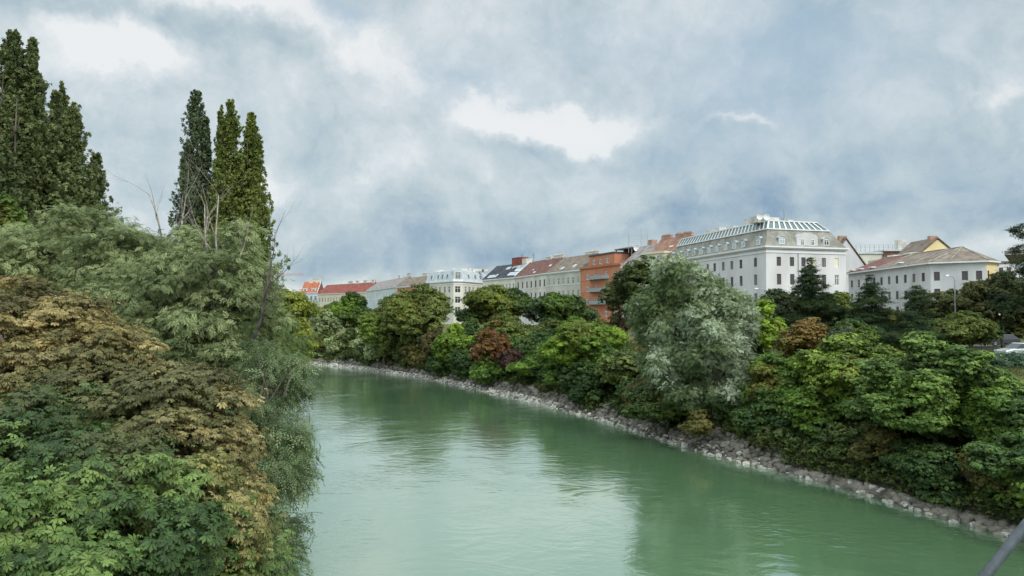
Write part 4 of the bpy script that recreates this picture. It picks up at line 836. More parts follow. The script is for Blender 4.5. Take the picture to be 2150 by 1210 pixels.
q = np.array(F.A) + F.u * (F.L - 6) - F.n * 7
for dx, hh in ((0, 4.5), (3.4, 3.2), (5, 5.2)): g.box(q[0] + dx - .06, q[0] + dx + .06, q[1] - .06, q[1] + .06, CAMZ + 16.3 + 6, CAMZ + 16.3 + 6 + hh)
for dx in (0, 5):
    for zz in (3.2, 3.8, 4.3): g.box(q[0] + dx - .7, q[0] + dx + .7, q[1] - .04, q[1] + .04, CAMZ + 22.3 + zz - .04, CAMZ + 22.3 + zz + .04)
g.build('mast', M['metal_dark'], ch)
gable_house('house', 'weathered grey house with maroon tiled roof', (1083, 312), (1147, 281), 16.3, 15, 6.6, 'grey_wall', 'roof_maroon', lin(1088, 1143, 7), [(2.4, 2.7), (7.2, 2.9), (12, 2.9)], 1.5, 'brown', party=(0, 0),
    sky=[(1117, 1121, .1, .18, 1), (1108, 1111, .3, .36, 'hatch'), (1138, 1142, .4, .5, 'hatch')], chim=[(1118, 5), (1143, 8)], glasses=('glass',), hgt=.6)
gable_house('house', 'dull grey house with brown roof beside the orange house', (1147, 280), (1219, 258), 16.2, 15, 6.0, 'grey_wall2', 'roof_brown', [1153, 1163, 1172.5, 1182, 1193, 1203, 1214], [(2.5, 2.3), (7.1, 2.4), (11.7, 2.4)], 1.35, 'white',
    sky=[(1173, 1178, .12, .26, 1), (1196, 1201, .2, .34, 1)], chim=[(1215, 9)], glasses=('glass_pale', 'glass'), hgt=.8)
# --- orange house
A = (1219.5, 257.5); B = (1305, 232); ze = 16.6
t, F, ro, S, z1 = gable_house('house', 'bright orange house with rounded grey balconies', A, B, ze, 15, 1.6, 'orange_wall', 'roof_brown', [1233.5, 1251.5, 1272, 1292.5], [(2.1, 2.2), (6.2, 2.2), (10.4, 2.2), (14.6, 2.2)], 1.9, cornice='orange_wall', glasses=('glass_pale', 'glass'))
g = MB(); xa, xb = F.xpx(1236), F.xpx(1288); ops = []
fa = Face(F.A + F.u * xa - F.n * .35, F.A + F.u * xb - F.n * .35, F.A)
for px in (1247.5, 1261, 1275.5):
    x = fa.xpx(px); ops.append((x - .9, x + .9, z1 + .7, z1 + 2.7))
wall_face(g, fa.O, fa.u, fa.L, z1 - .1, z1 + 3.5, ops)
box_on(g, F, xa, xa + .3, .36, 6, z1 - .1, z1 + 3.5); box_on(g, F, xb - .3, xb, .36, 6, z1 - .1, z1 + 3.5)
g.build('attic_storey', M['orange_wall'], t)
for o in ops: window(t, fa.O, fa.u, o[0], o[2], 1.8, 2.0, 'white', 'glass_pale')
g = MB(); box_on(g, F, xa - .2, xb + .2, .1, 7, z1 + 3.5, z1 + 4.0); g.build('flat_roof', M['metal_dark'], t)
g = MB(); xc, xd = F.xpx(1268), F.xpx(1303); box_on(g, F, xc, xd, 4, 10, z1 + 5.0, z1 + 5.35)
for x_ in (xc + .5, (xc + xd) / 2, xd - .5): box_on(g, F, x_ - .15, x_ + .15, 4.3, 4.6, z1 + 1.0, z1 + 5.0)
g.build('terrace_canopy', M['roof_grey'], t); g = MB(); box_on(g, F, xc + 1, xd - 1, 7, 9.5, z1 + .5, z1 + 4.99); g.build('attic_cabin', M['roof_maroon'], t)
for row in (0, 1, 2):
    zb_ = z1 - (4.55 if row == 0 else 8.7 if row == 1 else 12.9); x0, x1 = F.xpx(1238), F.xpx(1279); g = MB(); n_ = 14; pts = []
    for k_ in range(n_ + 1):
        s_ = k_ / n_; x = x0 + (x1 - x0) * s_; d = 1.5 * (1 - abs(2 * s_ - 1) ** 5); pts.append(F.O + F.u * x + F.n * (d + .02))
    inn = [F.O + F.u * x0 + F.n * .01, F.O + F.u * x1 + F.n * .01]
    ring = pts + [inn[1] - F.u * .01, inn[0] + F.u * .01]
    g.hexa([(*p, zb_) for p in ring], [(*p, zb_ + .25) for p in ring]); bo = g.build('balcony', M['metal_grey'], t); g = MB()
    for k_ in range(n_):
        p, q = pts[k_], pts[k_ + 1]; c = (p + q) / 2; pi_ = p + (inn[0] + (inn[1] - inn[0]) * .5 - p) * .012; qi = q + (inn[0] + (inn[1] - inn[0]) * .5 - q) * .012
        g.hexa([(*p, zb_ + .25), (*q, zb_ + .25), (*qi, zb_ + .25), (*pi_, zb_ + .25)], [(*p, zb_ + 1.25), (*q, zb_ + 1.25), (*qi, zb_ + 1.25), (*pi_, zb_ + 1.25)])
    g.build('railing', M['metal_grey'], bo)
an = thing('satellite_dish', 'white satellite dishes and mast on the orange house roof', 'antenna', (0, 0, 0)); g = MB()
q = np.array(F.A) + F.u * F.xpx(1315) * .93 - F.n * 8
for dx, hh in ((-5, 6), (-1, 8), (1, 6.5)): g.box(q[0] + dx - .07, q[0] + dx + .07, q[1] - .07, q[1] + .07, CAMZ + 20, CAMZ + 20 + hh)
for k_ in range(5): g.box(q[0] - 5, q[0] + 1.4, q[1] - .04, q[1] + .04, CAMZ + 23 + k_ * .6, CAMZ + 23.06 + k_ * .6)
g.build('mast', M['metal_grey'], an)
for dx, zz in ((-2.6, 22.0), (.8, 21.6)):
    g = MB(); n_ = 16; c = np.array([q[0] + dx, q[1] - .6, CAMZ + zz - .6])
    for r1, r2, y1, y2 in ((0.001, .5, 0, -.08), (.5, 1.0, -.08, -.35)):
        for k_ in range(n_):
            a, b_ = 2 * math.pi * k_ / n_, 2 * math.pi * (k_ + 1) / n_; g.quad(c + (r1 * math.cos(a), y1, r1 * math.sin(a)), c + (r1 * math.cos(b_), y1, r1 * math.sin(b_)), c + (r2 * math.cos(b_), y2, r2 * math.sin(b_)), c + (r2 * math.cos(a), y2, r2 * math.sin(a)))
    g.build('dish', M['trim'], an)
g = MB(); box_on(g, F, F.xpx(1322) * .94, F.xpx(1322) * .94 + 2.2, 8, 10, z1, z1 + 7.2); g.build('chimney', M['brick'], ro)
# --- white ornate house and the orange red tiled one
t, F, ro, S, z1 = gable_house('house', 'white ornate house with brown mansard roof beside the orange house', (1305.3, 231), (1348, 219), 15.4, 14, 6.5, 'pale_wall', 'roof_grey', [1311, 1319, 1333, 1341], [(2.5, 2.3), (6.7, 2.3), (10.9, 2.3), (14.6, 2.4)], 1.3, glasses=('glass', 'glass_pale'))
t, F, ro, S, z1 = gable_house('house', 'cream house with high orange red tiled roof beside the white corner building', (1348, 218.5), (1412, 208), 14.6, 16, 8.6, 'cream_wall', 'roof_rust', [1356, 1368, 1380, 1392, 1403], [(2.2, 2.2), (6.4, 2.2)], 1.3,
    chim=[(1352, 3.4), (1366, 1.2), (1383, 2.4), (1400, 1.4), (1409, 3.6)], chim_m='brick', hgt=.7, sky=[(1398, 1400, .7, .76, 1), (1408, 1410, .75, .8, 1), (1380, 1388, .62, .66, 'hatch')])
g = MB(); x0, x1 = F.xpx(1340), F.xpx(1392); x0 = .3; box_on(g, F, x0, x1, .5, 6, z1 + .2, z1 + 3.4); box_on(g, F, x0 - .3, x1 + .3, .2, 6.2, z1 + 3.4, z1 + 4.0)
dm = g.build('dormer', M['cream_wall'], ro); window(dm, F.O - F.n * .44, F.u, F.xpx(1377), z1 + .9, 2.2, 2.0, 'white', 'glass_pale', 0); window(dm, F.O - F.n * .44, F.u, F.xpx(1358), z1 + .9, 1.6, 2.0, 'white', 'glass', 0)
# --- white corner building
Zt = lambda z: 1380 + z / 5.12
rw = [(2.35, 2.05), (6.2, 2.4), (10.5, 2.4), (14.8, 2.4)]
lc = [Zt(z) for z in (170, 250, 330, 410, 470, 545, 620, 713, 805, 903, 1060)]; rc_ = [Zt(z) for z in (1313, 1455, 1578, 1685, 1797, 1935)]
stl = {(3, 0): ('white', 'blind'), (5, 0): ('white', 'blind'), (4, 0): ('brown', 'glass_pale'), (5, 1): ('white', 'glass_pale')}
t, fc, rf, z1, P = mansard_house('corner_building', 'large white corner building with grey mansard, small dormers and sloping glass gallery', [(1410, 210), (1610, 165), (1778, 171)], [(pxr(1778, 171) - 4.2, 186), (pxr(1778, 171) - 21, 216)], 15.6, 4.5, 'white_wall',
    [([1.5, 1.5, 3.6, 1.5, 1.5], 4.0, 'mansard'), ([1.1, 1.1, 2.4, 1.1, 1.1], 1.9, 'glass_roof'), ([.8] * 5, .25, 'zinc')],
    {0: dict(cols=lc, rows=rw, w=1.25, style='brown', glasses=('glass', 'glass', 'glass_pale')), 1: dict(cols=rc_, rows=rw, w=1.15, style='brown', glasses=('glass', 'glass', 'glass_pale'), styles=stl)})
# glazing bars on the gallery
go, c0, c1, za, zb = rf[1]; g = MB()
for i in (0, 1, 2):
    a0, b0, a1, b1 = c0[i], c0[(i + 1) % 5], c1[i], c1[(i + 1) % 5]; L_ = np.hypot(*(b0 - a0)); n_ = int(L_ / 1.55); u = (b0 - a0) / L_; nr = np.array([u[1], -u[0]])
    for k_ in range(n_ + 1):
        q = k_ / n_; p0 = a0 + (b0 - a0) * q + nr * .12; p1 = a1 + (b1 - a1) * q + nr * .12; w_ = u * .19
        lo = [(*(p0 - w_), za), (*(p0 + w_), za), (*(p0 + w_ - nr * .1), za), (*(p0 - w_ - nr * .1), za)]; hi = [(*(p1 - w_), zb + .1), (*(p1 + w_), zb + .1), (*(p1 + w_ - nr * .1), zb + .1), (*(p1 - w_ - nr * .1), zb + .1)]; g.hexa(lo, hi)
    for (pp, qq, zz, d_) in ((a0, b0, za - .12, .3), (a1, b1, zb, .2)):
        lo = [(*(pp + nr * d_), zz), (*(qq + nr * d_), zz), (*(qq - nr * .1), zz), (*(pp - nr * .1), zz)]; g.hexa(lo, [(x, y, zz + .28) for x, y, _ in lo])
g.build('glazing_bars', M['trim'], go)
# small arched dormers
def arched(parent, F, x, z, w_, h_, dep, material, glass, win=True):
    g = MB(); pr = [(-w_ / 2, 0)] + [(-w_ / 2 * math.cos(a), h_ + .42 * math.sin(a)) for a in np.linspace(0, math.pi, 7)] + [(w_ / 2, 0)]
    lo = [(*(F.O + F.u * (x + a) - F.n * .05), z + b_) for a, b_ in pr]; hi = [(*(F.O + F.u * (x + a) - F.n * dep), z + b_) for a, b_ in pr]; g.hexa(lo, hi)
    pr2 = [(-(w_ / 2 + .22) * math.cos(a), h_ - .08 + .55 * math.sin(a)) for a in np.linspace(0, math.pi, 7)]
    for k_ in range(6):
        a, b_ = pr2[k_], pr2[k_ + 1]; c_, d_ = (a[0] * .86, a[1] - .16), (b_[0] * .86, b_[1] - .16)
        fr = [(*(F.O + F.u * (x + q[0]) + F.n * .12), z + q[1]) for q in (a, b_, d_, c_)]; bk_ = [(*(F.O + F.u * (x + q[0]) - F.n * (dep - .1)), z + q[1]) for q in (a, b_, d_, c_)]; g.hexa(fr, bk_)
    dm = g.build('dormer', M[material], parent); window(dm, F.O, F.u, x - w_ / 2 + .15, z + .25, w_ - .3, h_ - .3, 'white', glass, -.02); return dm
F = fc[0]
for z_ in (155, 238, 318, 393, 475, 560, 645, 738, 832, 928, 1090): arched(rf[0][0], F, F.xpx(Zt(z_)), z1 + .3, 1.7, 1.75, 1.6, 'zinc', 'glass_blue' if z_ > 430 else 'glass_pale')
F = fc[1]
for z_, gl in ((1350, 'glass_blue'), (1828, 'glass')): arched(rf[0][0], F, F.xpx(Zt(z_)), z1 + .3, 1.7, 1.75, 1.6, 'zinc', gl)
x0, x1 = F.xpx(Zt(1508)), F.xpx(Zt(1735)); g = MB(); pr = [(x0, 0)] + [(x0 + (x1 - x0) * s_, 2.4 + .75 * math.sin(math.pi * s_) ** .6) for s_ in np.linspace(0, 1, 9)] + [(x1, 0)]
g.hexa([(*(F.O + F.u * a + F.n * .02), z1 + .1 + b_) for a, b_ in pr], [(*(F.O + F.u * a - F.n * 2.2), z1 + .1 + b_) for a, b_ in pr])
dm = g.build('dormer', M['white_wall'], t)
for z_ in (1568, 1678): window(dm, F.O + F.n * .02, F.u, F.xpx(Zt(z_)) - .45, z1 + .35, .9, 1.5, 'white', 'glass', -.04)
g = MB(); box_on(g, F, F.xpx(Zt(1520)) - .06, F.xpx(Zt(1520)) + .06, -.16, -.04, 2, z1 - 1.5); g.build('drainpipe', M['metal_grey'], t)
# roof top clutter
g = MB(); top = z1 + 6.2; F0 = fc[0]
for (za_, zb_, h_) in ((370, 520, 1.3), (590, 670, .9), (780, 930, 1.8)): g = MB(); box_on(g, F0, F0.xpx(Zt(za_)), F0.xpx(Zt(zb_)), 4.2, 7.5, top - .3, top + h_); g.build('roof_plant', M['chimney'], t)
for (za_, zb_, h_) in ((1140, 1200, 1.2), (1330, 1450, 1.0), (1540, 1600, .6)): g = MB(); box_on(g, F, max(F.xpx(Zt(za_)), 2.9), F.xpx(Zt(zb_)), 4.2, 7, top - .3, top + h_); g.build('roof_plant', M['chimney'], t)
g = MB(); x_ = F.xpx(Zt(1520)); box_on(g, F, x_ - .12, x_ + .12, 4.5, 4.75, top, top + 2.9); box_on(g, F, x_ - .35, x_ + .35, 4.4, 4.8, top, top + .9); g.build('flue_pipe', M['metal_grey'], t)
for z_ in (1215, 1290):
    g = MB(); c = np.array([*(F.O + F.u * F.xpx(Zt(z_)) - F.n * 3.6), top + .9]); n_ = 14
    for r1, r2, y1, y2 in ((0.001, .4, 0, -.05), (.4, .75, -.05, -.22)):
        for k_ in range(n_):
            a, b_ = 2 * math.pi * k_ / n_, 2 * math.pi * (k_ + 1) / n_; g.quad(c + (r1 * math.cos(a), y1, r1 * math.sin(a)), c + (r1 * math.cos(b_), y1, r1 * math.sin(b_)), c + (r2 * math.cos(b_), y2, r2 * math.sin(b_)), c + (r2 * math.cos(a), y2, r2 * math.sin(a)))
    g.box(c[0] - .05, c[0] + .05, c[1] + .02, c[1] + .1, top - .2, c[2]); g.build('satellite_dish', M['trim'], t)
# --- long low building
Z5 = lambda z: 1750 + z / 5.375
P = [np.array(p, float) for p in ((90.8, 199), (90.3, 159), (pxr(2074, 153.7), 153.7), (pxr(2096, 156), 156), (110, 168), (110, 199))]; zb0 = 5.0; z1 = CAMZ + 11.5 - zb0; org = P[0]
t = thing('long_building', 'long low white plastered building with brown tiled hipped roof', 'building', (org[0], org[1], zb0)); rw = [(2.1, 1.9), (5.75, 1.9), (9.4, 1.9)]; wmb = MB()
Fs_ = [Face(P[i], P[(i + 1) % 6], org) for i in range(6)]
facade(t, wmb, Fs_[0], 0, z1, [Z5(z) for z in (210, 290, 375, 462, 545, 632, 720, 815, 912, 1018)] + [Z5(1095)], rw, 1.25, 'brown', ('glass', 'glass', 'glass_pale'), skip=[(10, 0), (10, 1), (10, 2)], seed=4)
facade(t, wmb, Fs_[1], 0, z1, [Z5(1173), Z5(1490), Z5(1650)], rw, 1.1, 'brown', ('glass',), skip=[(0, 2)], seed=5)
wmb2 = MB(); facade(t, wmb2, Fs_[2], 0, z1, [Z5(1757)], rw, .8, 'brown', ('glass',))
for i in (3, 4, 5): wall_face(wmb, Fs_[i].O, Fs_[i].u, Fs_[i].L, 0, z1, [])
wmb.build('wall', M['old_wall'], t); wmb2.build('corner_wall', M['yellow_wall'], t)
Pl = [p - org for p in P]; ov = inset(Pl, [-.7] * 6); co = MB(); i2 = inset(Pl, [.1] * 6)
for i in range(4):
    j = i + 1; lo = [(*ov[i], z1 - .35), (*ov[j], z1 - .35), (*i2[j], z1 - .35), (*i2[i], z1 - .35)]; co.hexa(lo, [(a, b, z1 - .02) for a, b, _ in lo])
co.build('cornice', M['trim'], t)
R0_ = np.array([99.8, 199.0]) - org; R1_ = np.array([101.0, 165.0]) - org; zr = z1 + 3.9; r = MB(); E = [(*p, z1) for p in ov]
spl = .42; mA = ov[0] + (ov[1] - ov[0]) * spl; mR = R0_ + (R1_ - R0_) * spl
r.quad((*mA, z1), E[1], (*R1_, zr), (*mR, zr)); r.quad(E[1], E[2], (*R1_, zr)); r.quad(E[2], E[3], (*R1_, zr)); r.quad(E[3], E[4], (*R1_, zr)); r.quad(E[4], E[5], (*R0_, zr), (*R1_, zr)); r.quad(*[(*p, z1 - .01) for p in ov][::-1])
ro = r.build('roof', M['roof_brown'], t)
r = MB(); r.quad(E[0], (*mA, z1), (*mR, zr), (*R0_, zr)); r.quad(E[5], E[0], (*R0_, zr)); r.build('roof', M['roof_maroon'], t)
g = MB()
def seam(a, za, b, zb, w_=.16):
    g.tube([(a[0], a[1], za + .05), (b[0], b[1], zb + .05)], [w_ * .75, w_ * .75], 5)
seam(mA, z1, mR, zr); seam(ov[1], z1, R1_, zr, .2); seam(ov[2], z1, R1_, zr); seam(ov[1] + (ov[2] - ov[1]) * .35, z1, R1_, zr, .14); seam(R0_, zr, R1_, zr, .18); seam(ov[0] + (ov[1] - ov[0]) * .8, z1, R0_ + (R1_ - R0_) * .85, zr, .18)
g.build('ridge_cap', M['mansard'], ro)
g = MB()
for s_, q in ((.06, .1), (.16, .12), (.32, .12), (.62, .2)):
    a = ov[0] + (ov[1] - ov[0]) * s_; b_ = R0_ + (R1_ - R0_) * s_; p = a + (b_ - a) * q; pz = z1 + 3.9 * q + .12; g = MB(); g.box(p[0] - .5, p[0] + .7, p[1] - .8, p[1] + .8, pz, pz + .3); g.build('skylight', M['trim'], ro)
# --- houses behind it
def gable_front(label, px, Y, half, ye, yt, wall, yb=8, D=14):
    x0, x1 = pxr(px - half, Y), pxr(px + half, Y); ze_, zt = at(px, ye, Y)[2] - yb, at(px, yt, Y)[2] - yb; xm = (x1 - x0) / 2; t = thing('house', label, 'building', (x0, Y, yb)); g = MB(); W_ = x1 - x0
    prof = [(0, 0), (W_, 0), (W_, ze_), (xm, zt), (0, ze_)]; g.hexa([(a, 0, b) for a, b in prof], [(a, D, b) for a, b in prof]); g.build('wall', M[wall], t)
    r = MB()
    for a, b in (((-.4, ze_ - .1), (xm, zt + .25)), ((xm, zt + .25), (W_ + .4, ze_ - .1))):
        r.hexa([(a[0], -.3, a[1] + .03), (b[0], -.3, b[1] + .03), (b[0], -.3, b[1] + .4), (a[0], -.3, a[1] + .4)], [(a[0], D + .3, a[1] + .03), (b[0], D + .3, b[1] + .03), (b[0], D + .3, b[1] + .4), (a[0], D + .3, a[1] + .4)])
    rr = r.build('roof', M['roof_brown'], t); c = MB(); c.box(xm - 1.0, xm + 1.2, 2, 3.5, zt - 1, zt + 1.3); c.build('chimney', M['brick'], rr); return t
gable_front('white house with steep gable wall behind the white corner building', 1779, 215, 44, 566, 503, 'white_wall')
gable_front('pale yellow gabled house behind the long low building', 1972, 215, 34, 531, 503, 'yellow_wall')
t = thing('flat_roof_building', 'dark red flat topped building with railing behind the long low building', 'building', (pxr(1800, 230), 230, 8)); W_ = pxr(1955, 230) - pxr(1800, 230); zt = at(1900, 528, 230)[2] - 8
g = MB(); g.box(0, W_ * .36, 0, 14, 0, zt - .8); g.build('side_wing', M['pale_wall'], t); g = MB(); g.box(W_ * .36 + .01, W_, -.5, 14, 0, zt); g.build('wall', M['roof_maroon'], t)
g = MB(); g.box(W_ * .36, W_ + .3, -.9, 14.4, zt + .01, zt + .5); g.box(-.3, W_ * .36 - .02, -.4, 14.4, zt - .79, zt - .3); g.build('flat_roof', M['zinc'], t)
g = MB()
for k_ in range(17): x = W_ * k_ / 16; g.box(x - .06, x + .06, 0, .1, zt + (.5 if x > W_ * .36 else -.3), zt + 2.0)
for zz in (1.3, 2.0): g.box(0, W_, .02, .08, zt + zz, zt + zz + .07)
g.build('railing', M['metal_grey'], t)
g = MB(); a = pxr(1895, 230) - pxr(1800, 230); g.box(a, a + 2.6, 2, 4, zt, zt + 3.8); g.build('chimney', M['chimney'], t)
g = MB()
for px, w_, h_ in ((1885, 3, 1.8), (1905, 1.2, 2.2)): a = pxr(px, 230) - pxr(1800, 230); g.box(a, a + w_, -1.2, -.52, zt - 4.2, zt - 4.2 + h_)
g.build('wall_vent', M['zinc'], t)
t = thing('house', 'low white terrace house with pale chimney blocks behind the long low roof', 'building', (pxr(1860, 212), 212, 8)); W_ = pxr(1960, 212) - pxr(1860, 212); zt = at(1900, 534, 212)[2] - 8
g = MB(); g.box(0, W_, 0, 10, 0, zt - 1.2); g.box(W_ * .2, W_ * .48, .5, 4, zt - 1.2, zt - .1); g.box(W_ * .55, W_ * .95, .5, 4, zt - 1.2, zt + .6); g.build('wall', M['pale_wall'], t)
t = thing('house', 'small white house beyond the end of the long building', 'building', (pxr(2092, 190), 190, 8)); zt = at(2110, 553, 190)[2] - 8
g = MB(); g.box(0, 5, 0, 10, 0, zt); g.box(5.01, 7, 1, 9, 0, zt - 1.4); g.build('wall', M['white_wall'], t); g = MB(); g.box(-.3, 5.3, -.3, 10.3, zt + .01, zt + .5); g.build('roof', M['roof_brown'], t)
window(t, np.array([0, 0]), np.array([1., 0]), 1.0, zt - 2.6, 1.0, 1.5, 'brown', 'glass', -.06); window(t, np.array([0, 0]), np.array([1., 0]), 3.0, zt - 2.6, 1.0, 1.5, 'brown', 'glass', -.06)
# overhanging roof building at the right edge
Y_ = 120; x0 = pxr(2112, Y_); zt = at(2112, 531, Y_)[2] - 5.5; t = thing('building', 'building with wide dark overhanging eaves beyond the park pine', 'building', (x0, Y_, 5.5), -math.atan2(x0, Y_) - .04)
g = MB(); g.box(3.5, 26, 2.5, 20, 0, zt - .4); g.build('wall', M['pale_wall'], t); g = MB(); g.hexa([(0, 0, zt - .38), (28, 0, zt - .38), (28, 22, zt - .38), (0, 22, zt - .38)], [(0, 0, zt + .3), (28, 0, zt + .3), (28, 22, zt + .3), (0, 22, zt + .3)])
g.hexa([(0.1, .1, zt + .32), (28, .1, zt + .32), (28, 22, zt + .32), (0.1, 22, zt + .32)], [(7, 7, zt + 2.4), (28, 7, zt + 2.4), (28, 15, zt + 2.4), (7, 15, zt + 2.4)]); g.build('roof', M['roof_grey'], t)
# --- crane
Y_ = 900; c = at(585, 640, Y_); t = thing('tower_crane', 'faint reddish tower crane far beyond the river bend', 'crane', (pxr(500, Y_), Y_, 6)); zj = at(600, 579, Y_)[2] - 6
M['crane'] = mat('crane_paint', (.45, .22, .20), .6); g = MB(); g.box(-1, 1, -1, 1, 0, zj + 8); g.build('mast', M['crane'], t)
g = MB(); L_ = pxr(636, Y_) - pxr(500, Y_)
for (y_, z_) in ((-.8, 0), (.8, 0), (0, 1.7)): g.tube([(-20, y_, zj + z_ - 1), (L_, y_, zj + z_ + .9)], [.28, .2], 4)
for k_ in range(40): x = L_ * k_ / 40; g.tube([(x, -.8, zj + .9 * k_ / 40 - .1), (x + L_ / 80, 0, zj + 1.7 + .9 * k_ / 40), (x + L_ / 40, .8, zj + .9 * (k_ + 1) / 40)], [.12] * 3, 3)
g.build('jib', M['crane'], t)
# --- street lamps
def lamp(label, px, py, hx, Y):
    x = pxr(px, Y); g0 = gz(x, Y); zt = at(px, py, Y)[2] - g0; t = thing('street_lamp', label, 'street lamp', (x, Y, g0), 0, 'quay street lamps'); dx = pxr(hx, Y) - x; g = MB()
    g.tube([(0, 0, -.2), (0, 0, zt * .5), (0, 0, zt - .5), (dx * .12, 0, zt - .12), (dx * .4, 0, zt), (dx * .8, 0, zt + .1)], [.11, .09, .07, .06, .05, .05], 8); g.build('pole', M['metal_grey'], t, smooth=True)
    h = MB(); s_ = 1 if dx > 0 else -1; a, b = dx * .75, dx + s_ * .2
    h.hexa([(a, -.1, zt + .02), (b, -.14, zt + .0), (b, .14, zt + .0), (a, .1, zt + .02)], [(a, -.07, zt + .2), (b, -.08, zt + .16), (b, .08, zt + .16), (a, .07, zt + .2)]); h.build('lamp_head', M['trim'], t)
lamp('curved street lamp before the long low building', 2006, 580, 1990, 91)
lamp('curved street lamp before the white corner building', 1608, 607, 1588, 128)
# --- vehicles
M['paint_white'] = mat('paint_white', (.72, .73, .74), .25, .6); M['paint_silver'] = mat('paint_silver', (.50, .56, .55), .25, .6, .3); M['paint_dark'] = mat('paint_dark', (.03, .032, .04), .25, .6); M['tyre'] = mat('tyre', (.02, .02, .02), .8); M['lamp_glass'] = mat('lamp_glass', (.6, .6, .55), .2, .6); M['paint_red'] = mat('paint_red', (.45, .08, .05), .3, .5)
def vehicle(name, label, loc, rz, prof, cabin, W, paint, wheels, wr, cat, boxy=False):
    t = thing(name, label, cat, loc, rz); g = MB(); h = W / 2; n_ = len(prof)
    lo = [(x, -h, z) for x, z in prof]; hi = [(x, h, z) for x, z in prof]; g.hexa(lo[::-1], hi[::-1])
    b = g.build('body', M[paint], t); bv = b.modifiers.new('bevel', 'BEVEL'); bv.width = .07; bv.segments = 2
    g = MB(); k_ = .86 if not boxy else .97; c = [(cabin[0][0], -h * .97, cabin[0][1]), (cabin[1][0], -h * .97, cabin[1][1]), (cabin[2][0], -h * k_, cabin[2][1]), (cabin[3][0], -h * k_, cabin[3][1])]
    g.hexa(c[::-1], [(x, -y, z) for x, y, z in c][::-1]); g.build('window', M['glass'], t)
    g = MB(); z_ = cabin[2][1]; g.hexa([(cabin[2][0] + .03, -h * k_, z_ + .002), (cabin[2][0] + .03, h * k_, z_ + .002), (cabin[3][0] - .03, h * k_, z_ + .002), (cabin[3][0] - .03, -h * k_, z_ + .002)][::-1], [(cabin[2][0] - .1, -h * k_ * .9, z_ + .07), (cabin[2][0] - .1, h * k_ * .9, z_ + .07), (cabin[3][0] + .1, h * k_ * .9, z_ + .07), (cabin[3][0] + .1, -h * k_ * .9, z_ + .07)][::-1]); g.build('roof', M[paint], t)
    for x in wheels:
        for y in (-h - .005, h - .195):
            g = MB(); g.tube([(x, y, wr), (x, y + .2, wr)], [wr, wr], 16); wl = g.build('wheel', M['tyre'], t); g = MB(); g.tube([(x, y - .01 if y < 0 else y + .19, wr), (x, y + .01 if y < 0 else y + .21, wr)], [wr * .6] * 2, 12); g.build('rim', M['metal_grey'], wl)
    for y in (-h * .7, h * .7):
        g = MB(); g.box(prof[0][0] - .02, prof[0][0] + .05, y - .2, y + .2, .62, .78); g.build('headlight', M['lamp_glass'], t)
sed = [(-2.2, .32), (-2.2, .72), (-1.25, .92), (2.1, .98), (2.25, .7), (2.25, .32)]; cab = [(-1.1, .93), (2.0, .98), (1.35, 1.42), (-.35, 1.42)]
x, y = pxr(2140, 76), 76; vehicle('parked_car', 'pale silver car behind the juniper hedge', (x, y, gz(x, y)), math.radians(4), sed, cab, 1.75, 'paint_silver', (-1.4, 1.35), .32, 'car')
x, y = pxr(2098, 96), 96; vehicle('parked_car', 'black car in the shade under the park trees', (x, y, gz(x, y) + .12), math.radians(8), sed, cab, 1.75, 'paint_dark', (-1.4, 1.35), .32, 'car')
vanp = [(-2.6, .4), (-2.6, 1.1), (-2.0, 1.35), (-1.4, 2.3), (2.7, 2.35), (2.75, .4)]; vc = [(-1.95, 1.36), (-.9, 1.36), (-.9, 2.1), (-1.5, 2.1)]
x, y = pxr(751, 168), 168; vehicle('parked_van', 'white van beside the dark street tree', (x, y, gz(x, y)), math.radians(20), vanp, vc, 2.0, 'paint_white', (-1.6, 1.7), .36, 'van', True)
x, y = pxr(738, 172), 172; vehicle('parked_car', 'small white car next to the white van', (x, y, gz(x, y)), math.radians(20), sed, cab, 1.75, 'paint_white', (-1.4, 1.35), .32, 'car')
x, y = pxr(712, 173), 173; vehicle('parked_car', 'grey car under the dark street tree', (x, y, gz(x, y)), math.radians(24), sed, cab, 1.75, 'paint_silver', (-1.4, 1.35), .32, 'car')
# low promenade wall far away and one glimpsed behind the green tree
g = MB(); a = at(692, 715, 158); b = at(770, 713, 152); g.hexa([(a[0], a[1], gz(a[0], a[1]) - .3), (b[0], b[1], gz(b[0], b[1]) - .3), (b[0], b[1] + .4, gz(b[0], b[1]) - .3), (a[0], a[1] + .4, gz(a[0], a[1]) - .3)], [(a[0], a[1], a[2]), (b[0], b[1], b[2]), (b[0], b[1] + .4, b[2]), (a[0], a[1] + .4, a[2])])
tag(g.build('promenade_wall', M['chimney']), 'low pale promenade wall beneath the dark street tree', 'wall')
g = MB(); a = at(1130, 727, 104); b = at(1162, 725, 106); g.box(a[0], b[0], a[1], a[1] + .4, a[2] - 1.2, a[2]); tag(g.build('promenade_wall', M['chimney']), 'short pale wall glimpsed beside the fresh green tree', 'wall')
g0_ = offs(RS, 45.4)[14:60]; g0_ = smooth_line(g0_, 3); za_ = ground(g0_[:, 0], g0_[:, 1]); g = MB()
for i_ in range(len(g0_) - 1):
    a, b = g0_[i_], g0_[i_ + 1]; L_ = np.hypot(*(b - a)); n__ = max(1, int(L_ / 2.2))
    for hh in (.95, .5): g.tube([(*a, za_[i_] + hh), (*b, za_[i_ + 1] + hh)], [.035, .035], 4)
    for q in range(n__): p = a + (b - a) * q / n__; g.box(p[0] - .04, p[0] + .04, p[1] - .04, p[1] + .04, za_[i_] - .1, za_[i_] + .97)
tag(g.build('quay_railing', M['metal_dark']), 'low dark metal railing along the edge of the quay road', 'railing')
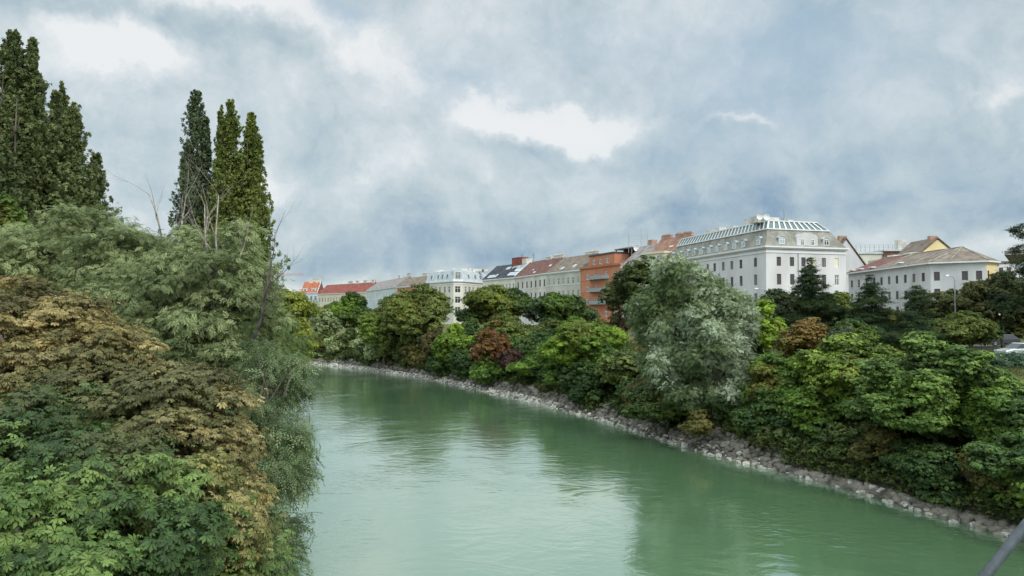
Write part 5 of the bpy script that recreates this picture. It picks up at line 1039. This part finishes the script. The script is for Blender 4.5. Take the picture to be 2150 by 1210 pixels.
x, y = pxr(2066, 93), 93; z = gz(x, y); t = thing('sign', 'small white notice board under the park trees beside the black car', 'sign', (x, y, z)); g = MB(); g.box(-.3, .3, -.03, .03, .75, 1.6); g.build('board', M['trim'], t); g = MB(); g.box(-.28, -.22, .031, .08, 0, 1.5); g.box(.22, .28, .031, .08, 0, 1.5); g.build('post', M['metal_grey'], t)
# --- bridge rail tube close to the camera
M['tube'] = noisy('painted_steel', (.022, .031, .036), (.045, .056, .062), 30, .5, 8, .25, .4, bscale=220)
a, b = at(2050, 1232, 2.3), at(2175, 1076, 2.6); d = b - a; t = thing('bridge_rail', 'grey painted steel tube slanting up close to the camera', 'railing', tuple(a)); g = MB()
g.tube([tuple(-d * 1.5), tuple(d * 0), tuple(d), tuple(d * 3)], [.0165] * 4, 24); g.build('tube', M['tube'], t, smooth=True)
# ================================================================== sky and light
SUN = Vector((.55, -.62, .72)).normalized()
wd = bpy.data.worlds.new('World'); bpy.context.scene.world = wd; wd.use_nodes = True; nt = wd.node_tree; nt.nodes.clear()
def n_(t_, **kw):
    x = nt.nodes.new(t_)
    for k_, v in kw.items(): setattr(x, k_, v)
    return x
def mth(op, a, b_=None, c=None, clamp=False):
    x = n_('ShaderNodeMath', operation=op); x.use_clamp = clamp
    for i, v in enumerate((a, b_, c)):
        if v is None: continue
        if isinstance(v, (int, float)): x.inputs[i].default_value = v
        else: nt.links.new(v, x.inputs[i])
    return x.outputs[0]
def vmt(op, a, b_=None):
    x = n_('ShaderNodeVectorMath', operation=op)
    for i, v in enumerate((a, b_)):
        if v is None: continue
        if isinstance(v, tuple): x.inputs[i].default_value = v
        else: nt.links.new(v, x.inputs[i])
    return x
tc = n_('ShaderNodeTexCoord'); D0 = tc.outputs['Generated']; sep = n_('ShaderNodeSeparateXYZ'); nt.links.new(D0, sep.inputs[0])
zp = mth('MAXIMUM', sep.outputs[2], 0.0); den = mth('ADD', zp, .16)
cmb = n_('ShaderNodeCombineXYZ'); nt.links.new(mth('DIVIDE', sep.outputs[0], den), cmb.inputs[0]); nt.links.new(mth('DIVIDE', sep.outputs[1], den), cmb.inputs[1])
def nz(vec, scale, detail, rough=.55, dist=0, out='Fac', off=0):
    mp = n_('ShaderNodeMapping'); mp.inputs['Location'].default_value = (off, off * .7, off * .3); nt.links.new(vec, mp.inputs['Vector'])
    x = n_('ShaderNodeTexNoise'); x.inputs['Scale'].default_value = scale; x.inputs['Detail'].default_value = detail; x.inputs['Roughness'].default_value = rough; x.inputs['Distortion'].default_value = dist
    nt.links.new(mp.outputs[0], x.inputs['Vector']); return x.outputs[out]
# warp directions so the banks of cloud get ragged edges
wv = vmt('SUBTRACT', nz(D0, 4.5, 8, .6, 0, 'Color', 3), (.5, .5, .5)); sc_ = vmt('SCALE', wv.outputs[0]); sc_.inputs['Scale'].default_value = .20
Dw = vmt('ADD', D0, sc_.outputs[0]).outputs[0]
def blob(px, py, wx, wz, amp, acc, src=None):
    d = ray(px, py); d = d / np.linalg.norm(d); s_ = vmt('SUBTRACT', src or Dw, tuple(d)); m_ = vmt('MULTIPLY', s_.outputs[0], (FP / wx, FP / wx * .5, FP / wz)); l_ = vmt('DOT_PRODUCT', m_.outputs[0], m_.outputs[0])
    e = mth('POWER', 2.718, mth('MULTIPLY', l_.outputs['Value'], -1.0)); return mth('ADD', mth('MULTIPLY', e, amp), acc)
fb = nz(cmb.outputs[0], 1.1, 9, .56, .35, 'Fac', 1.7); fb2 = nz(D0, 7, 8, .6, .4, 'Fac', 5)
B_ = mth('ADD', mth('MULTIPLY', mth('SUBTRACT', fb, .5), .55), mth('MULTIPLY', mth('SUBTRACT', fb2, .5), .75)); B_ = mth('ADD', B_, .71)
for a in ((260, 125, 110, 50, .45), (500, 25, 170, 40, .30), (1110, 235, 150, 38, .42), (1030, 240, 40, 22, .2), (1240, 250, 80, 30, .2), (780, 130, 90, 55, .22), (560, 340, 60, 40, .22), (740, 400, 90, 45, .20), (1560, 252, 60, 12, .2), (2060, 190, 50, 20, .18), (620, 590, 260, 22, .18), (2050, 520, 120, 25, .15), (1350, 30, 200, 60, .12),
          (200, 40, 130, 45, -.22), (520, 120, 130, 40, -.22), (900, 530, 460, 45, -.24), (1500, 470, 420, 55, -.25), (2050, 450, 300, 50, -.26), (300, 380, 200, 60, -.12), (1050, 420, 180, 60, -.10), (850, 440, 160, 60, -.06), (1150, 300, 130, 28, -.14), (1900, 330, 260, 60, -.12), (1750, 100, 220, 90, -.02)):
    B_ = blob(*a, B_)
cr = n_('ShaderNodeValToRGB'); e = cr.color_ramp.elements; e[0].position = .0; e[0].color = (.20, .32, .46, 1); e[1].position = 1.0; cr.color_ramp.interpolation = 'LINEAR'; e[1].color = (.90, .92, .92, 1)
for p_, c_ in ((.22, (.26, .38, .51)), (.42, (.41, .52, .60)), (.58, (.53, .63, .67)), (.78, (.69, .76, .79))): q = e.new(p_); q.color = (*c_, 1)
cu = nz(Dw, 6.5, 12, .62, .2, 'Fac', 9); cu2 = 0.0
for a in ((260, 125, 120, 55, .42), (500, 25, 190, 40, .34), (1110, 235, 160, 42, .46), (1250, 255, 90, 28, .3), (780, 130, 100, 60, .30), (560, 340, 70, 40, .32), (740, 395, 100, 45, .32), (1560, 252, 70, 12, .34), (2080, 180, 70, 25, .25), (900, 190, 60, 30, .25), (640, 595, 160, 14, .2), (150, 330, 90, 30, .2)): cu2 = blob(*a, cu2)
cum = n_('ShaderNodeMapRange', interpolation_type='SMOOTHSTEP'); nt.links.new(mth('ADD', cu, cu2), cum.inputs[0]); cum.inputs['From Min'].default_value = .50; cum.inputs['From Max'].default_value = .98; cum.inputs['To Max'].default_value = .26; fine_ = nz(Dw, 16, 10, .62, .3, 'Fac', 4); B2 = mth('ADD', mth('ADD', mth('SUBTRACT', B_, .06), cum.outputs[0]), mth('MULTIPLY', mth('SUBTRACT', fine_, .5), .60)); nt.links.new(B2, cr.inputs[0])
mxc = n_('ShaderNodeMix', data_type='RGBA'); mxc.inputs[0].default_value = 0.0; nt.links.new(cr.outputs[0], mxc.inputs[6]); mxc.inputs[7].default_value = (.82, .85, .85, 1)
blue = blob(1640, 130, 260, 120, .85, 0.0); blue = blob(1450, 320, 260, 70, .25, blue); blue = blob(700, 20, 70, 30, .8, blue); blue = blob(1000, 170, 130, 45, .6, blue); blue = blob(1950, 380, 260, 80, .25, blue); blue = blob(1250, 60, 120, 50, .4, blue); blue = blob(800, 540, 400, 40, .15, blue)
mxb = n_('ShaderNodeMix', data_type='RGBA'); nt.links.new(mth('MULTIPLY', blue, mth('SUBTRACT', 1.45, B2), clamp=True), mxb.inputs[0]); nt.links.new(mxc.outputs[2], mxb.inputs[6]); mxb.inputs[7].default_value = (.38, .53, .67, 1)
# an overcast sky is brighter overhead and on the sun's side than at the horizon
zen = n_('ShaderNodeMapRange'); nt.links.new(sep.outputs[2], zen.inputs[0]); zen.inputs['From Min'].default_value = .40; zen.inputs['From Max'].default_value = .95; zen.inputs['To Min'].default_value = 1.0; zen.inputs['To Max'].default_value = 3.1
bck = n_('ShaderNodeMapRange'); nt.links.new(sep.outputs[1], bck.inputs[0]); bck.inputs['From Min'].default_value = .3; bck.inputs['From Max'].default_value = -.6; bck.inputs['To Min'].default_value = 1.0; bck.inputs['To Max'].default_value = 1.9
bg = n_('ShaderNodeBackground'); nt.links.new(mxb.outputs[2], bg.inputs['Color']); nt.links.new(mth('MULTIPLY', zen.outputs[0], bck.outputs[0]), bg.inputs['Strength'])
sky = n_('ShaderNodeTexSky', sky_type='NISHITA'); sky.sun_disc = False; sky.sun_elevation = math.asin(SUN.z); sky.sun_rotation = math.atan2(SUN.x, SUN.y)
bs = n_('ShaderNodeBackground'); bs.inputs['Strength'].default_value = .10; nt.links.new(sky.outputs[0], bs.inputs['Color'])
ms = n_('ShaderNodeMixShader'); ms.inputs[0].default_value = .90; nt.links.new(bs.outputs[0], ms.inputs[1]); nt.links.new(bg.outputs[0], ms.inputs[2])
wo = n_('ShaderNodeOutputWorld'); nt.links.new(ms.outputs[0], wo.inputs['Surface'])
wd.cycles.sampling_method = 'MANUAL'; wd.cycles.sample_map_resolution = 512
sl = bpy.data.lights.new('sun', 'SUN'); sl.energy = 2.0; sl.angle = math.radians(12); sl.color = (1, .94, .85); so = bpy.data.objects.new('sun', sl); C.objects.link(so); so.rotation_euler = SUN.to_track_quat('Z', 'Y').to_euler()
sc = bpy.context.scene; sc.view_settings.view_transform = 'Standard'; sc.view_settings.look = 'None'; sc.view_settings.exposure = 0; sc.view_settings.gamma = 1
sc.cycles.max_bounces = 5; sc.cycles.diffuse_bounces = 3; sc.cycles.glossy_bounces = 3; sc.cycles.transmission_bounces = 3; sc.cycles.transparent_max_bounces = 4
